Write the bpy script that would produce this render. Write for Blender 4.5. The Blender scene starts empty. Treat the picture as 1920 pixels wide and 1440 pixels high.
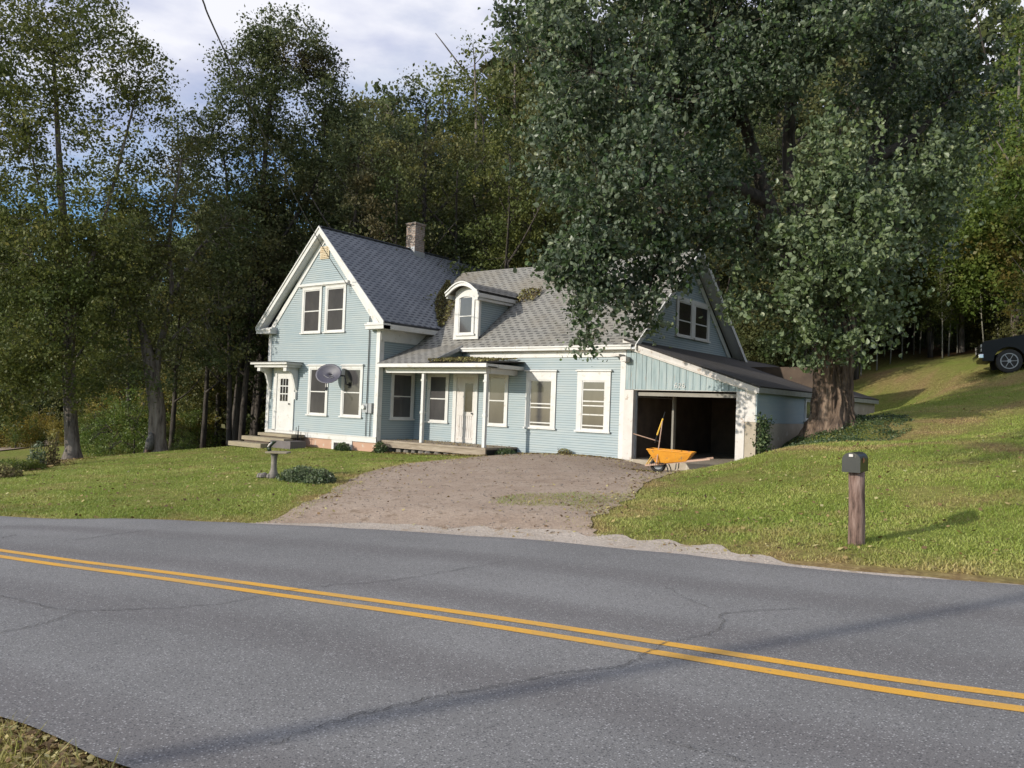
import bpy, math, random
import numpy as np
from mathutils import Vector, Matrix

random.seed(7)
rng = np.random.default_rng(7)
SC = bpy.context.scene
COL = SC.collection

# ------------------------------------------------------------------ camera
CAM = np.array([11.213, -19.848, 1.438])
YAW, PITCH, ROLL, FPX = 0.6570, 0.0264, 0.0364, 1476.7      # focal length in pixels of a 1920 px wide picture
Fv = np.array([-math.sin(YAW) * math.cos(PITCH), math.cos(YAW) * math.cos(PITCH), math.sin(PITCH)])
R0 = np.array([math.cos(YAW), math.sin(YAW), 0.0])
U0 = np.cross(R0, Fv)
Rv = R0 * math.cos(ROLL) + U0 * math.sin(ROLL)
Uv = -R0 * math.sin(ROLL) + U0 * math.cos(ROLL)
cam = bpy.data.objects.new('camera', bpy.data.cameras.new('camera'))
COL.objects.link(cam)
cam.matrix_world = Matrix(((Rv[0], Uv[0], -Fv[0], CAM[0]), (Rv[1], Uv[1], -Fv[1], CAM[1]),
                           (Rv[2], Uv[2], -Fv[2], CAM[2]), (0, 0, 0, 1)))
cam.data.sensor_width = 36.0
cam.data.lens = FPX / 1920 * 36.0
cam.data.clip_start = 0.05
cam.data.clip_end = 2000
SC.camera = cam

def at(px, py, d):
    """world point seen at pixel (px, py) of the 1920x1440 photograph, d metres ahead"""
    return CAM + d * (Fv + Rv * (px - 960) / FPX - Uv * (py - 720) / FPX)

# ------------------------------------------------------------------ light
SUN = np.array([0.42, 1.0, -0.36]); SUN /= np.linalg.norm(SUN)      # direction the light travels
W = bpy.data.worlds.new('World'); SC.world = W; W.use_nodes = True
wn, wl = W.node_tree.nodes, W.node_tree.links
wn.clear()
wo = wn.new('ShaderNodeOutputWorld'); bg = wn.new('ShaderNodeBackground')
sky = wn.new('ShaderNodeTexSky'); sky.sky_type = 'NISHITA'; sky.sun_disc = False
sky.sun_elevation = math.asin(-SUN[2]); sky.sun_rotation = math.atan2(-SUN[0], -SUN[1])
sky.altitude = 300; sky.air_density = 1.0; sky.dust_density = 0.8; sky.ozone_density = 1.6
bg.inputs['Strength'].default_value = 0.15
tc = wn.new('ShaderNodeTexCoord'); mp = wn.new('ShaderNodeMapping'); mp.inputs['Scale'].default_value = (1, 1, 2.6)
mp.inputs['Location'].default_value = (3.1, 0.6, 0.2)
nz = wn.new('ShaderNodeTexNoise'); nz.inputs['Scale'].default_value = 2.6; nz.inputs['Detail'].default_value = 8; nz.inputs['Roughness'].default_value = .55
wl.new(tc.outputs['Generated'], mp.inputs['Vector']); wl.new(mp.outputs['Vector'], nz.inputs['Vector'])
sx = wn.new('ShaderNodeSeparateXYZ'); wl.new(tc.outputs['Generated'], sx.inputs[0])
m1 = wn.new('ShaderNodeMath'); m1.operation = 'MULTIPLY_ADD'; wl.new(sx.outputs['Z'], m1.inputs[0]); m1.inputs[1].default_value = 2.0; wl.new(nz.outputs['Fac'], m1.inputs[2])
cr = wn.new('ShaderNodeValToRGB'); wl.new(m1.outputs[0], cr.inputs['Fac'])
cr.color_ramp.elements[0].position = 1.06; cr.color_ramp.elements[1].position = 1.2
m2 = wn.new('ShaderNodeMath'); m2.operation = 'SUBTRACT'; wl.new(m1.outputs[0], m2.inputs[0]); m2.inputs[1].default_value = 0.5
wl.new(m2.outputs[0], cr.inputs['Fac']); cr.color_ramp.elements[0].position = .47; cr.color_ramp.elements[1].position = .80
nz2 = wn.new('ShaderNodeTexNoise'); nz2.inputs['Scale'].default_value = 4.5; nz2.inputs['Detail'].default_value = 6; wl.new(mp.outputs['Vector'], nz2.inputs['Vector'])
cc = wn.new('ShaderNodeValToRGB'); wl.new(nz2.outputs['Fac'], cc.inputs['Fac'])
cc.color_ramp.elements[0].position = .40; cc.color_ramp.elements[0].color = (3.1, 3.4, 4.7, 1)
cc.color_ramp.elements[1].position = .60; cc.color_ramp.elements[1].color = (5.7, 5.75, 6.2, 1)
sat = wn.new('ShaderNodeMixRGB'); sat.blend_type = 'MULTIPLY'; sat.inputs[0].default_value = 1; sat.inputs[2].default_value = (.70, .90, 1.12, 1); wl.new(sky.outputs[0], sat.inputs[1])
mx = wn.new('ShaderNodeMixRGB'); wl.new(cr.outputs['Color'], mx.inputs[0]); wl.new(sat.outputs[0], mx.inputs[1]); wl.new(cc.outputs['Color'], mx.inputs[2])
wl.new(mx.outputs[0], bg.inputs['Color']); wl.new(bg.outputs[0], wo.inputs['Surface'])
sun = bpy.data.objects.new('sun', bpy.data.lights.new('sun', 'SUN')); COL.objects.link(sun)
sun.data.energy = 3.8; sun.data.angle = math.radians(0.55); sun.data.color = (1.0, 0.93, 0.82)
sun.rotation_euler = Vector(SUN).to_track_quat('-Z', 'Y').to_euler()
SC.view_settings.view_transform = 'Standard'; SC.view_settings.look = 'None'
SC.view_settings.exposure = 0.14; SC.view_settings.gamma = 1.0; SC.view_settings.use_curve_mapping = False

# ------------------------------------------------------------------ materials
def newmat(name):
    m = bpy.data.materials.new(name); m.use_nodes = True
    nt = m.node_tree; b = nt.nodes['Principled BSDF']
    return m, nt, b
def N(nt, t, **kw):
    n = nt.nodes.new(t)
    for k, v in kw.items():
        if k in ('operation', 'blend_type', 'noise_dimensions', 'feature', 'attribute_name', 'distance', 'data_type', 'wave_type', 'bands_direction'):
            setattr(n, k, v)
        else:
            n.inputs[k.replace('_', ' ')].default_value = v
    return n
def coord(nt, kind='Object', scale=(1, 1, 1)):
    t = nt.nodes.new('ShaderNodeTexCoord'); m = nt.nodes.new('ShaderNodeMapping')
    m.inputs['Scale'].default_value = scale
    if kind == 'World':
        g = nt.nodes.new('ShaderNodeNewGeometry'); nt.links.new(g.outputs['Position'], m.inputs['Vector'])
    else:
        nt.links.new(t.outputs[kind], m.inputs['Vector'])
    return m.outputs['Vector']
def ramp(nt, fac, stops):
    r = nt.nodes.new('ShaderNodeValToRGB'); nt.links.new(fac, r.inputs['Fac'])
    e = r.color_ramp.elements
    while len(e) > 1: e.remove(e[-1])
    e[0].position = stops[0][0]; c = stops[0][1]; e[0].color = (*c, 1) if len(c) == 3 else c
    for p, c in stops[1:]:
        q = e.new(p); q.color = (*c, 1)
    return r.outputs['Color']
def mix(nt, fac, a, b, mode='MIX'):
    m = nt.nodes.new('ShaderNodeMixRGB'); m.blend_type = mode
    for i, v in ((0, fac), (1, a), (2, b)):
        if isinstance(v, (int, float)): m.inputs[i].default_value = v
        elif isinstance(v, tuple): m.inputs[i].default_value = (*v, 1)
        else: nt.links.new(v, m.inputs[i])
    return m.outputs[0]
def math_(nt, op, a, b=None, c=None):
    m = nt.nodes.new('ShaderNodeMath'); m.operation = op
    for i, v in enumerate((a, b, c)):
        if v is None: continue
        if isinstance(v, (int, float)): m.inputs[i].default_value = v
        else: nt.links.new(v, m.inputs[i])
    return m.outputs[0]
def noise(nt, vec, scale, detail=4, rough=.5):
    n = N(nt, 'ShaderNodeTexNoise', Scale=scale, Detail=detail, Roughness=rough); nt.links.new(vec, n.inputs['Vector'])
    return n.outputs['Fac']
def bump(nt, b, h, strength=.3, dist=.01):
    n = N(nt, 'ShaderNodeBump', Strength=strength, Distance=dist); nt.links.new(h, n.inputs['Height']); nt.links.new(n.outputs[0], b.inputs['Normal'])
def simple(name, c1, c2=None, scale=3, rough=.7, bs=.2, bd=.005, bscale=30, metal=0, stretch=(1, 1, 1), spots=None, spec=None, kind='Object'):
    m, nt, b = newmat(name); b.inputs['Roughness'].default_value = rough; b.inputs['Metallic'].default_value = metal
    if spec is not None: b.inputs['Specular IOR Level'].default_value = spec
    v = coord(nt, kind, stretch)
    c2 = c2 or tuple(x * .8 for x in c1)
    f = noise(nt, v, scale, 6, .6)
    col = ramp(nt, f, ((.35, c1), (.65, c2)))
    if spots:
        g = noise(nt, v, spots[1], 5, .65); k = ramp(nt, g, ((spots[2], (0, 0, 0)), (spots[2] + .05, (1, 1, 1))))
        col = mix(nt, k, col, spots[0])
    nt.links.new(col, b.inputs['Base Color'])
    if bs: bump(nt, b, noise(nt, v, bscale, 4, .6), bs, bd)
    return m

M = {}
M['white'] = simple('white_paint', (.64, .63, .61), (.56, .55, .525), 2.2, .55, .25, .004, 25, spots=((.50, .48, .43), 6, .60))
M['white_worn'] = simple('worn_white_paint', (.62, .59, .56), (.54, .50, .46), 3, .65, .3, .004, 20, spots=((.40, .33, .27), 5, .60))
M['soffit'] = simple('soffit_paint', (.70, .71, .72), (.62, .63, .65), 2.5, .6, .15)
def siding_mat(name, c1, c2, c3):
    m, nt, b = newmat(name); b.inputs['Roughness'].default_value = .6
    v = coord(nt, 'World', (1, 1, 1)); v2 = coord(nt, 'World', (1.2, 1.2, 14))
    a = noise(nt, v, .8, 5, .6); col = ramp(nt, a, ((.35, c1), (.66, c2)))
    s = noise(nt, v2, 1.0, 5, .6); col = mix(nt, ramp(nt, s, ((.45, (0, 0, 0)), (.8, (.75, .75, .75)))), col, c3)
    chips = noise(nt, coord(nt, 'World', (6, 6, 26)), 1.5, 4, .7)
    col = mix(nt, ramp(nt, chips, ((.70, (0, 0, 0)), (.74, (1, 1, 1)))), col, (.46, .45, .41))
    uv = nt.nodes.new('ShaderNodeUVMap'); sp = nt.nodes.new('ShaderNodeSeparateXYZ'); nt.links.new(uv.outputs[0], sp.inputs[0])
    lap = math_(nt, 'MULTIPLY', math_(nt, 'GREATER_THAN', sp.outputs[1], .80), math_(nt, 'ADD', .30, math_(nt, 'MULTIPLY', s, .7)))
    col = mix(nt, lap, col, (.085, .11, .12))          # shadow line under every lap, painted into the colour
    nt.links.new(col, b.inputs['Base Color']); bump(nt, b, noise(nt, v2, 5, 4), .25, .004)
    return m
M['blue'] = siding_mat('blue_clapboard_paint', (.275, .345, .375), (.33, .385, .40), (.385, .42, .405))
def boards_mat():
    m, nt, b = newmat('weathered_blue_boards'); b.inputs['Roughness'].default_value = .75
    v2 = coord(nt, 'World', (9, 9, .7)); s = noise(nt, v2, 1.3, 5, .65)
    col = ramp(nt, s, ((.3, (.20, .26, .27)), (.5, (.29, .36, .37)), (.72, (.40, .44, .43))))
    fl = noise(nt, coord(nt, 'World', (14, 14, 1.6)), 1.5, 4, .7); col = mix(nt, ramp(nt, fl, ((.62, (0, 0, 0)), (.68, (1, 1, 1)))), col, (.30, .27, .23))
    nt.links.new(col, b.inputs['Base Color']); bump(nt, b, s, .5, .004)
    return m
M['boards'] = boards_mat()
def shingle_mat(name, light, dark, stain, moss=0.0):
    m, nt, b = newmat(name); b.inputs['Roughness'].default_value = .9
    uv = nt.nodes.new('ShaderNodeUVMap'); sp = nt.nodes.new('ShaderNodeSeparateXYZ'); nt.links.new(uv.outputs[0], sp.inputs[0])
    rv = math_(nt, 'DIVIDE', sp.outputs[1], .143); row = math_(nt, 'FLOOR', rv); fr = math_(nt, 'FRACT', rv)
    off = math_(nt, 'MULTIPLY', row, .4371); cu = math_(nt, 'ADD', math_(nt, 'DIVIDE', sp.outputs[0], .31), off); cell = math_(nt, 'FLOOR', cu)
    cb = nt.nodes.new('ShaderNodeCombineXYZ'); nt.links.new(cell, cb.inputs[0]); nt.links.new(row, cb.inputs[1])
    wnz = N(nt, 'ShaderNodeTexWhiteNoise', noise_dimensions='2D'); nt.links.new(cb.outputs[0], wnz.inputs['Vector'])
    dk = math_(nt, 'MULTIPLY', math_(nt, 'LESS_THAN', math_(nt, 'FRACT', cu), math_(nt, 'ADD', .36, math_(nt, 'MULTIPLY', wnz.outputs['Value'], .30))), math_(nt, 'LESS_THAN', fr, .48))
    col = mix(nt, wnz.outputs['Value'], light, tuple(.88 * x for x in light))
    col = mix(nt, math_(nt, 'MULTIPLY', dk, .92), col, dark)
    ln = math_(nt, 'LESS_THAN', fr, .12); col = mix(nt, math_(nt, 'MULTIPLY', ln, .5), col, dark)
    v = coord(nt, 'World'); st = noise(nt, v, .55, 5, .6)
    col = mix(nt, ramp(nt, st, ((.45, (0, 0, 0)), (.75, (.75, .75, .75)))), col, stain)
    gr = noise(nt, v, 60, 2, .8); col = mix(nt, .35, col, ramp(nt, gr, ((.3, (0.04, 0.04, 0.04)), (.7, (.6, .6, .6)))), 'OVERLAY')
    nt.links.new(col, b.inputs['Base Color'])
    h = math_(nt, 'ADD', math_(nt, 'SUBTRACT', 1.0, fr), math_(nt, 'MULTIPLY', dk, -.5))
    bump(nt, b, h, .6, .012)
    return m
M['shingle_dark'] = shingle_mat('slate_grey_shingles', (.27, .283, .305), (.06, .066, .084), (.13, .145, .17))
M['shingle'] = shingle_mat('weathered_grey_shingles', (.30, .29, .265), (.085, .083, .078), (.235, .20, .145))
M['shingle_old'] = shingle_mat('dark_old_shingles', (.085, .075, .07), (.035, .032, .03), (.06, .05, .04))
M['glass'] = simple('window_glass', (.050, .048, .050), (.085, .080, .078), 1.1, .12, 0, spec=.7, stretch=(1, 1, .5))
M['glass_dark'] = simple('dark_window_glass', (.012, .012, .014), (.03, .028, .028), 1.5, .1, 0, spec=.5)
def brick_mat(name, c1, c2, mortar, sc):
    m, nt, b = newmat(name); b.inputs['Roughness'].default_value = .9
    uv = nt.nodes.new('ShaderNodeUVMap')
    br = N(nt, 'ShaderNodeTexBrick', Scale=sc); br.inputs['Color1'].default_value = (*c1, 1); br.inputs['Color2'].default_value = (*c2, 1); br.inputs['Mortar'].default_value = (*mortar, 1)
    br.inputs['Mortar Size'].default_value = .012; br.inputs['Brick Width'].default_value = .21; br.inputs['Row Height'].default_value = .072
    nt.links.new(uv.outputs[0], br.inputs['Vector'])
    n = noise(nt, coord(nt, 'World'), 6, 5, .7); col = mix(nt, .6, br.outputs['Color'], ramp(nt, n, ((.3, (.2, .2, .2)), (.7, (.8, .8, .8)))), 'OVERLAY')
    nt.links.new(col, b.inputs['Base Color']); bump(nt, b, br.outputs['Fac'], -.5, .01)
    return m
M['brick'] = brick_mat('chimney_brick', (.30, .20, .15), (.19, .15, .125), (.33, .31, .28), 1)
M['foundation'] = simple('painted_foundation', (.50, .31, .22), (.44, .27, .19), 1.6, .9, .5, .01, 9, spots=((.50, .42, .34), 4, .58))
M['stone'] = simple('foundation_stone', (.26, .23, .20), (.12, .11, .10), 4, .95, .8, .03, 6)
M['concrete'] = simple('old_concrete', (.42, .36, .28), (.34, .29, .22), 2, .9, .4, .006, 18, spots=((.48, .44, .36), 5, .6))
M['wood_grey'] = simple('weathered_porch_boards', (.36, .30, .23), (.24, .19, .14), 2, .85, .5, .006, 14, stretch=(1, 6, 6), spots=((.46, .42, .34), 9, .62))
M['tread'] = simple('weathered_step_boards', (.33, .28, .19), (.25, .21, .15), 3, .85, .4, .006, 14, stretch=(1, 6, 6))
M['block'] = simple('grey_block', (.16, .14, .14), (.12, .105, .10), 3, .9, .4, .006, 14)
M['metal_dark'] = simple('dark_metal', (.05, .05, .055), (.03, .03, .03), 5, .45, .1, metal=.6)
M['metal_grey'] = simple('grey_enclosure', (.36, .37, .38), (.28, .29, .30), 5, .45, .1, metal=.3)
M['cable'] = simple('cable_sheath', (.07, .07, .07), (.04, .04, .04), 5, .6, 0)
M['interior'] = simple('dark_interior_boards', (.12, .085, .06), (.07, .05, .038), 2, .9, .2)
M['ply'] = simple('pale_plywood', (.30, .28, .24), (.24, .22, .19), 2, .9, .1)
M['vent'] = simple('aged_vent', (.58, .50, .36), (.50, .40, .26), 4, .7, .2, spots=((.34, .18, .07), 12, .58))

# leaves
def leaf_mat(name, stops, back=None, trans=.35, rough=.5, patch=None):
    m = bpy.data.materials.new(name); m.use_nodes = True; nt = m.node_tree; b = nt.nodes['Principled BSDF']; out = nt.nodes['Material Output']
    at_ = N(nt, 'ShaderNodeAttribute', attribute_name='tint')
    col = ramp(nt, at_.outputs['Fac'], stops)
    if patch:
        f = noise(nt, coord(nt, 'World'), patch[1], 3, .5); col = mix(nt, ramp(nt, f, ((patch[2], (0, 0, 0)), (patch[2] + .14, (1, 1, 1)))), col, patch[0])
    if back:
        g = nt.nodes.new('ShaderNodeNewGeometry'); col = mix(nt, math_(nt, 'MULTIPLY', g.outputs['Backfacing'], .85), col, back)
    b.inputs['Roughness'].default_value = rough; b.inputs['Specular IOR Level'].default_value = .35
    nt.links.new(col, b.inputs['Base Color'])
    tr = nt.nodes.new('ShaderNodeBsdfTranslucent'); nt.links.new(col, tr.inputs['Color'])
    ms = nt.nodes.new('ShaderNodeMixShader'); ms.inputs[0].default_value = trans
    nt.links.new(b.outputs[0], ms.inputs[1]); nt.links.new(tr.outputs[0], ms.inputs[2]); nt.links.new(ms.outputs[0], out.inputs['Surface'])
    return m
M['maple_leaf'] = leaf_mat('silver_maple_leaves', ((0, (.022, .042, .016)), (.5, (.046, .080, .028)), (.82, (.11, .16, .06)), (1, (.33, .36, .22))), (.15, .185, .125), .28, .38)
M['maple_pale'] = leaf_mat('sunlit_tone_maple_sprouts', ((0, (.045, .072, .026)), (.5, (.095, .14, .050)), (.85, (.165, .21, .09)), (1, (.32, .35, .20))), (.20, .25, .145), .3, .4)  # sprouts; sunlight on the front lobe is put into their paler colour
M['leaf_olive'] = leaf_mat('olive_leaves', ((0, (.070, .085, .020)), (.5, (.125, .145, .036)), (.85, (.19, .195, .050)), (1, (.28, .25, .07))), None, .4, .55, ((.09, .12, .03), .35, .5))
M['leaf_deep'] = leaf_mat('deep_green_leaves', ((0, (.050, .068, .026)), (.5, (.085, .108, .038)), (.85, (.12, .14, .048)), (1, (.17, .165, .06))), None, .3, .6, ((.10, .085, .035), .3, .52))
M['leaf_brown'] = leaf_mat('browning_leaves', ((0, (.070, .076, .028)), (.5, (.112, .118, .038)), (.85, (.155, .15, .045)), (1, (.24, .19, .05))), None, .35, .6, ((.07, .095, .03), .3, .5))
M['leaf_gold'] = leaf_mat('golden_leaves', ((0, (.14, .14, .03)), (.5, (.25, .21, .045)), (.85, (.36, .27, .05)), (1, (.44, .24, .06))), None, .45, .55, ((.09, .13, .03), .6, .5))
M['leaf_bright'] = leaf_mat('bright_green_leaves', ((0, (.07, .11, .022)), (.5, (.12, .175, .035)), (.85, (.18, .225, .045)), (1, (.28, .26, .07))), None, .4, .5, ((.15, .12, .03), .5, .55))
M['bush_leaf'] = leaf_mat('bush_leaves', ((0, (.03, .05, .02)), (.6, (.08, .12, .045)), (1, (.24, .27, .13))), (.17, .20, .12), .2, .45)
M['ivy_leaf'] = leaf_mat('ivy_leaves', ((0, (.03, .055, .022)), (.6, (.07, .11, .04)), (1, (.15, .18, .08))), None, .2, .4)
M['litter'] = leaf_mat('fallen_leaves', ((0, (.10, .06, .03)), (.4, (.22, .14, .06)), (.75, (.38, .30, .12)), (1, (.50, .46, .22))), None, .1, .7)
M['litter_roof'] = leaf_mat('roof_leaf_litter', ((0, (.07, .05, .025)), (.4, (.17, .13, .06)), (.75, (.24, .24, .08)), (1, (.38, .34, .14))), None, .1, .8)
def grass_mat():
    m = bpy.data.materials.new('grass_blades'); m.use_nodes = True; nt = m.node_tree; b = nt.nodes['Principled BSDF']; out = nt.nodes['Material Output']
    t = N(nt, 'ShaderNodeAttribute', attribute_name='tint'); d = N(nt, 'ShaderNodeAttribute', attribute_name='dry')
    g = ramp(nt, t.outputs['Fac'], ((0, (.15, .21, .03)), (.5, (.27, .34, .06)), (1, (.46, .47, .14))))
    y = ramp(nt, t.outputs['Fac'], ((0, (.27, .20, .09)), (.5, (.42, .33, .13)), (1, (.60, .49, .23))))
    col = mix(nt, d.outputs['Fac'], g, y); nt.links.new(col, b.inputs['Base Color']); b.inputs['Roughness'].default_value = .6
    tr = nt.nodes.new('ShaderNodeBsdfTranslucent'); nt.links.new(col, tr.inputs['Color']); ms = nt.nodes.new('ShaderNodeMixShader'); ms.inputs[0].default_value = .35
    nt.links.new(b.outputs[0], ms.inputs[1]); nt.links.new(tr.outputs[0], ms.inputs[2]); nt.links.new(ms.outputs[0], out.inputs['Surface'])
    return m
M['grass'] = grass_mat()
def ground_mat():
    m, nt, b = newmat('lawn_ground'); b.inputs['Roughness'].default_value = .95; b.inputs['Specular IOR Level'].default_value = .1
    d = N(nt, 'ShaderNodeAttribute', attribute_name='dry'); w = N(nt, 'ShaderNodeAttribute', attribute_name='wood')
    v = coord(nt, 'World'); f = noise(nt, v, 9, 6, .65); f2 = noise(nt, v, 1.2, 4, .6)
    g = ramp(nt, f, ((.3, (.11, .14, .028)), (.55, (.19, .22, .045)), (.75, (.27, .29, .08))))
    g = mix(nt, ramp(nt, f2, ((.4, (0, 0, 0)), (.7, (.6, .6, .6)))), g, (.17, .165, .045))
    y = ramp(nt, f, ((.3, (.16, .10, .05)), (.55, (.28, .20, .09)), (.75, (.40, .31, .15))))
    col = mix(nt, d.outputs['Fac'], g, y)
    wd = ramp(nt, f, ((.3, (.035, .022, .012)), (.55, (.09, .05, .022)), (.75, (.17, .09, .035))))
    col = mix(nt, w.outputs['Fac'], col, wd)
    nt.links.new(col, b.inputs['Base Color']); bump(nt, b, noise(nt, v, 22, 5, .7), .7, .04)
    return m
M['ground'] = ground_mat()
def asphalt():
    m, nt, b = newmat('asphalt'); b.inputs['Roughness'].default_value = .82; b.inputs['Specular IOR Level'].default_value = .35
    v = coord(nt, 'World'); big = noise(nt, v, .45, 4, .55)
    uv = nt.nodes.new('ShaderNodeUVMap'); sp = nt.nodes.new('ShaderNodeSeparateXYZ'); nt.links.new(uv.outputs[0], sp.inputs[0])
    col = ramp(nt, big, ((.3, (.165, .161, .156)), (.7, (.232, .227, .220))))
    wv = math_(nt, 'SINE', math_(nt, 'MULTIPLY_ADD', sp.outputs[1], 3.14159 * 8, 2.2)); wv = math_(nt, 'MULTIPLY', wv, math_(nt, 'MULTIPLY', big, 1.9)); 
    col = mix(nt, math_(nt, 'MULTIPLY', math_(nt, 'MAXIMUM', wv, 0), .5), col, (.125, .114, .112))
    sp1 = noise(nt, v, 130, 2, .9); sp2 = N(nt, 'ShaderNodeTexVoronoi', Scale=75.0); nt.links.new(v, sp2.inputs['Vector'])
    col = mix(nt, .75, col, ramp(nt, sp1, ((.25, (.12, .12, .12)), (.5, (.5, .5, .5)), (.75, (.9, .9, .9)))), 'OVERLAY')
    wf = nt.nodes.new('ShaderNodeSeparateColor'); nt.links.new(sp2.outputs['Color'], wf.inputs[0])
    fleck = math_(nt, 'MULTIPLY', math_(nt, 'GREATER_THAN', wf.outputs[0], .80), math_(nt, 'LESS_THAN', sp2.outputs['Distance'], .38))
    col = mix(nt, math_(nt, 'MULTIPLY', fleck, .6), col, (.50, .49, .48))
    fl2 = math_(nt, 'MULTIPLY', math_(nt, 'LESS_THAN', wf.outputs[0], .22), math_(nt, 'LESS_THAN', sp2.outputs['Distance'], .45))
    col = mix(nt, math_(nt, 'MULTIPLY', fl2, .6), col, (.045, .045, .05))
    nt.links.new(col, b.inputs['Base Color']); bump(nt, b, sp1, .6, .004)
    return m
M['asphalt'] = asphalt()
def paint_line():
    m, nt, b = newmat('yellow_road_paint'); b.inputs['Roughness'].default_value = .7
    v = coord(nt, 'World'); f = noise(nt, v, 90, 3, .8); col = ramp(nt, f, ((.28, (.40, .22, .06)), (.42, (.70, .36, .035)), (.7, (.80, .43, .06))))
    g = noise(nt, v, 2.2, 5, .6); col = mix(nt, ramp(nt, g, ((.45, (0, 0, 0)), (.75, (.75, .75, .75)))), col, (.42, .29, .13)); wr = noise(nt, v, 24, 5, .8); col = mix(nt, ramp(nt, wr, ((.60, (0, 0, 0)), (.66, (.85, .85, .85)))), col, (.20, .185, .165))
    nt.links.new(col, b.inputs['Base Color']); bump(nt, b, f, .4, .003); return m
M['line'] = paint_line()
M['crack'] = simple('crack_shadow', (.055, .053, .05), (.12, .115, .11), 20, .95, 0)
def gravel(name, c1, c2, c3):
    m, nt, b = newmat(name); b.inputs['Roughness'].default_value = .95
    v = coord(nt, 'World'); f = noise(nt, v, 1.1, 5, .6); col = ramp(nt, f, ((.32, c1), (.62, c2)))
    vo = N(nt, 'ShaderNodeTexVoronoi', Scale=38.0); nt.links.new(v, vo.inputs['Vector']); s = nt.nodes.new('ShaderNodeSeparateColor'); nt.links.new(vo.outputs['Color'], s.inputs[0])
    col = mix(nt, .32, col, ramp(nt, s.outputs[0], ((0, (.25, .25, .25)), (.5, (.5, .5, .5)), (1, (.82, .82, .82)))), 'OVERLAY')
    g = noise(nt, v, 5, 5, .7); col = mix(nt, ramp(nt, g, ((.56, (0, 0, 0)), (.64, (1, 1, 1)))), col, c3)
    nt.links.new(col, b.inputs['Base Color']); bump(nt, b, vo.outputs['Distance'], .45, .012); return m
M['drive'] = gravel('packed_gravel', (.30, .22, .16), (.37, .285, .215), (.23, .165, .11))
M['shoulder'] = gravel('shoulder_gravel', (.36, .305, .25), (.43, .37, .31), (.33, .25, .17))
def bark(name, c1, c2, sc, bd):
    m, nt, b = newmat(name); b.inputs['Roughness'].default_value = .95
    v = coord(nt, 'Object', (1, 1, .17)); w = noise(nt, v, sc, 5, .65)
    col = ramp(nt, w, ((.36, tuple(.35 * x for x in c1)), (.48, c1), (.68, c2))); nt.links.new(col, b.inputs['Base Color']); bump(nt, b, w, 1.0, bd); return m
M['bark_maple'] = bark('furrowed_maple_bark', (.13, .088, .062), (.25, .18, .13), 6.5, .12)
M['bark_grey'] = bark('grey_bark', (.14, .115, .095), (.24, .21, .18), 7, .05)
M['bark_dark'] = bark('dark_bark', (.055, .045, .038), (.10, .085, .07), 7, .05)
M['bark_pale'] = bark('pale_sapling_bark', (.20, .19, .15), (.34, .32, .26), 7, .01)
M['post'] = bark('mailbox_post_wood', (.16, .10, .08), (.30, .215, .18), 16, .012)

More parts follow.
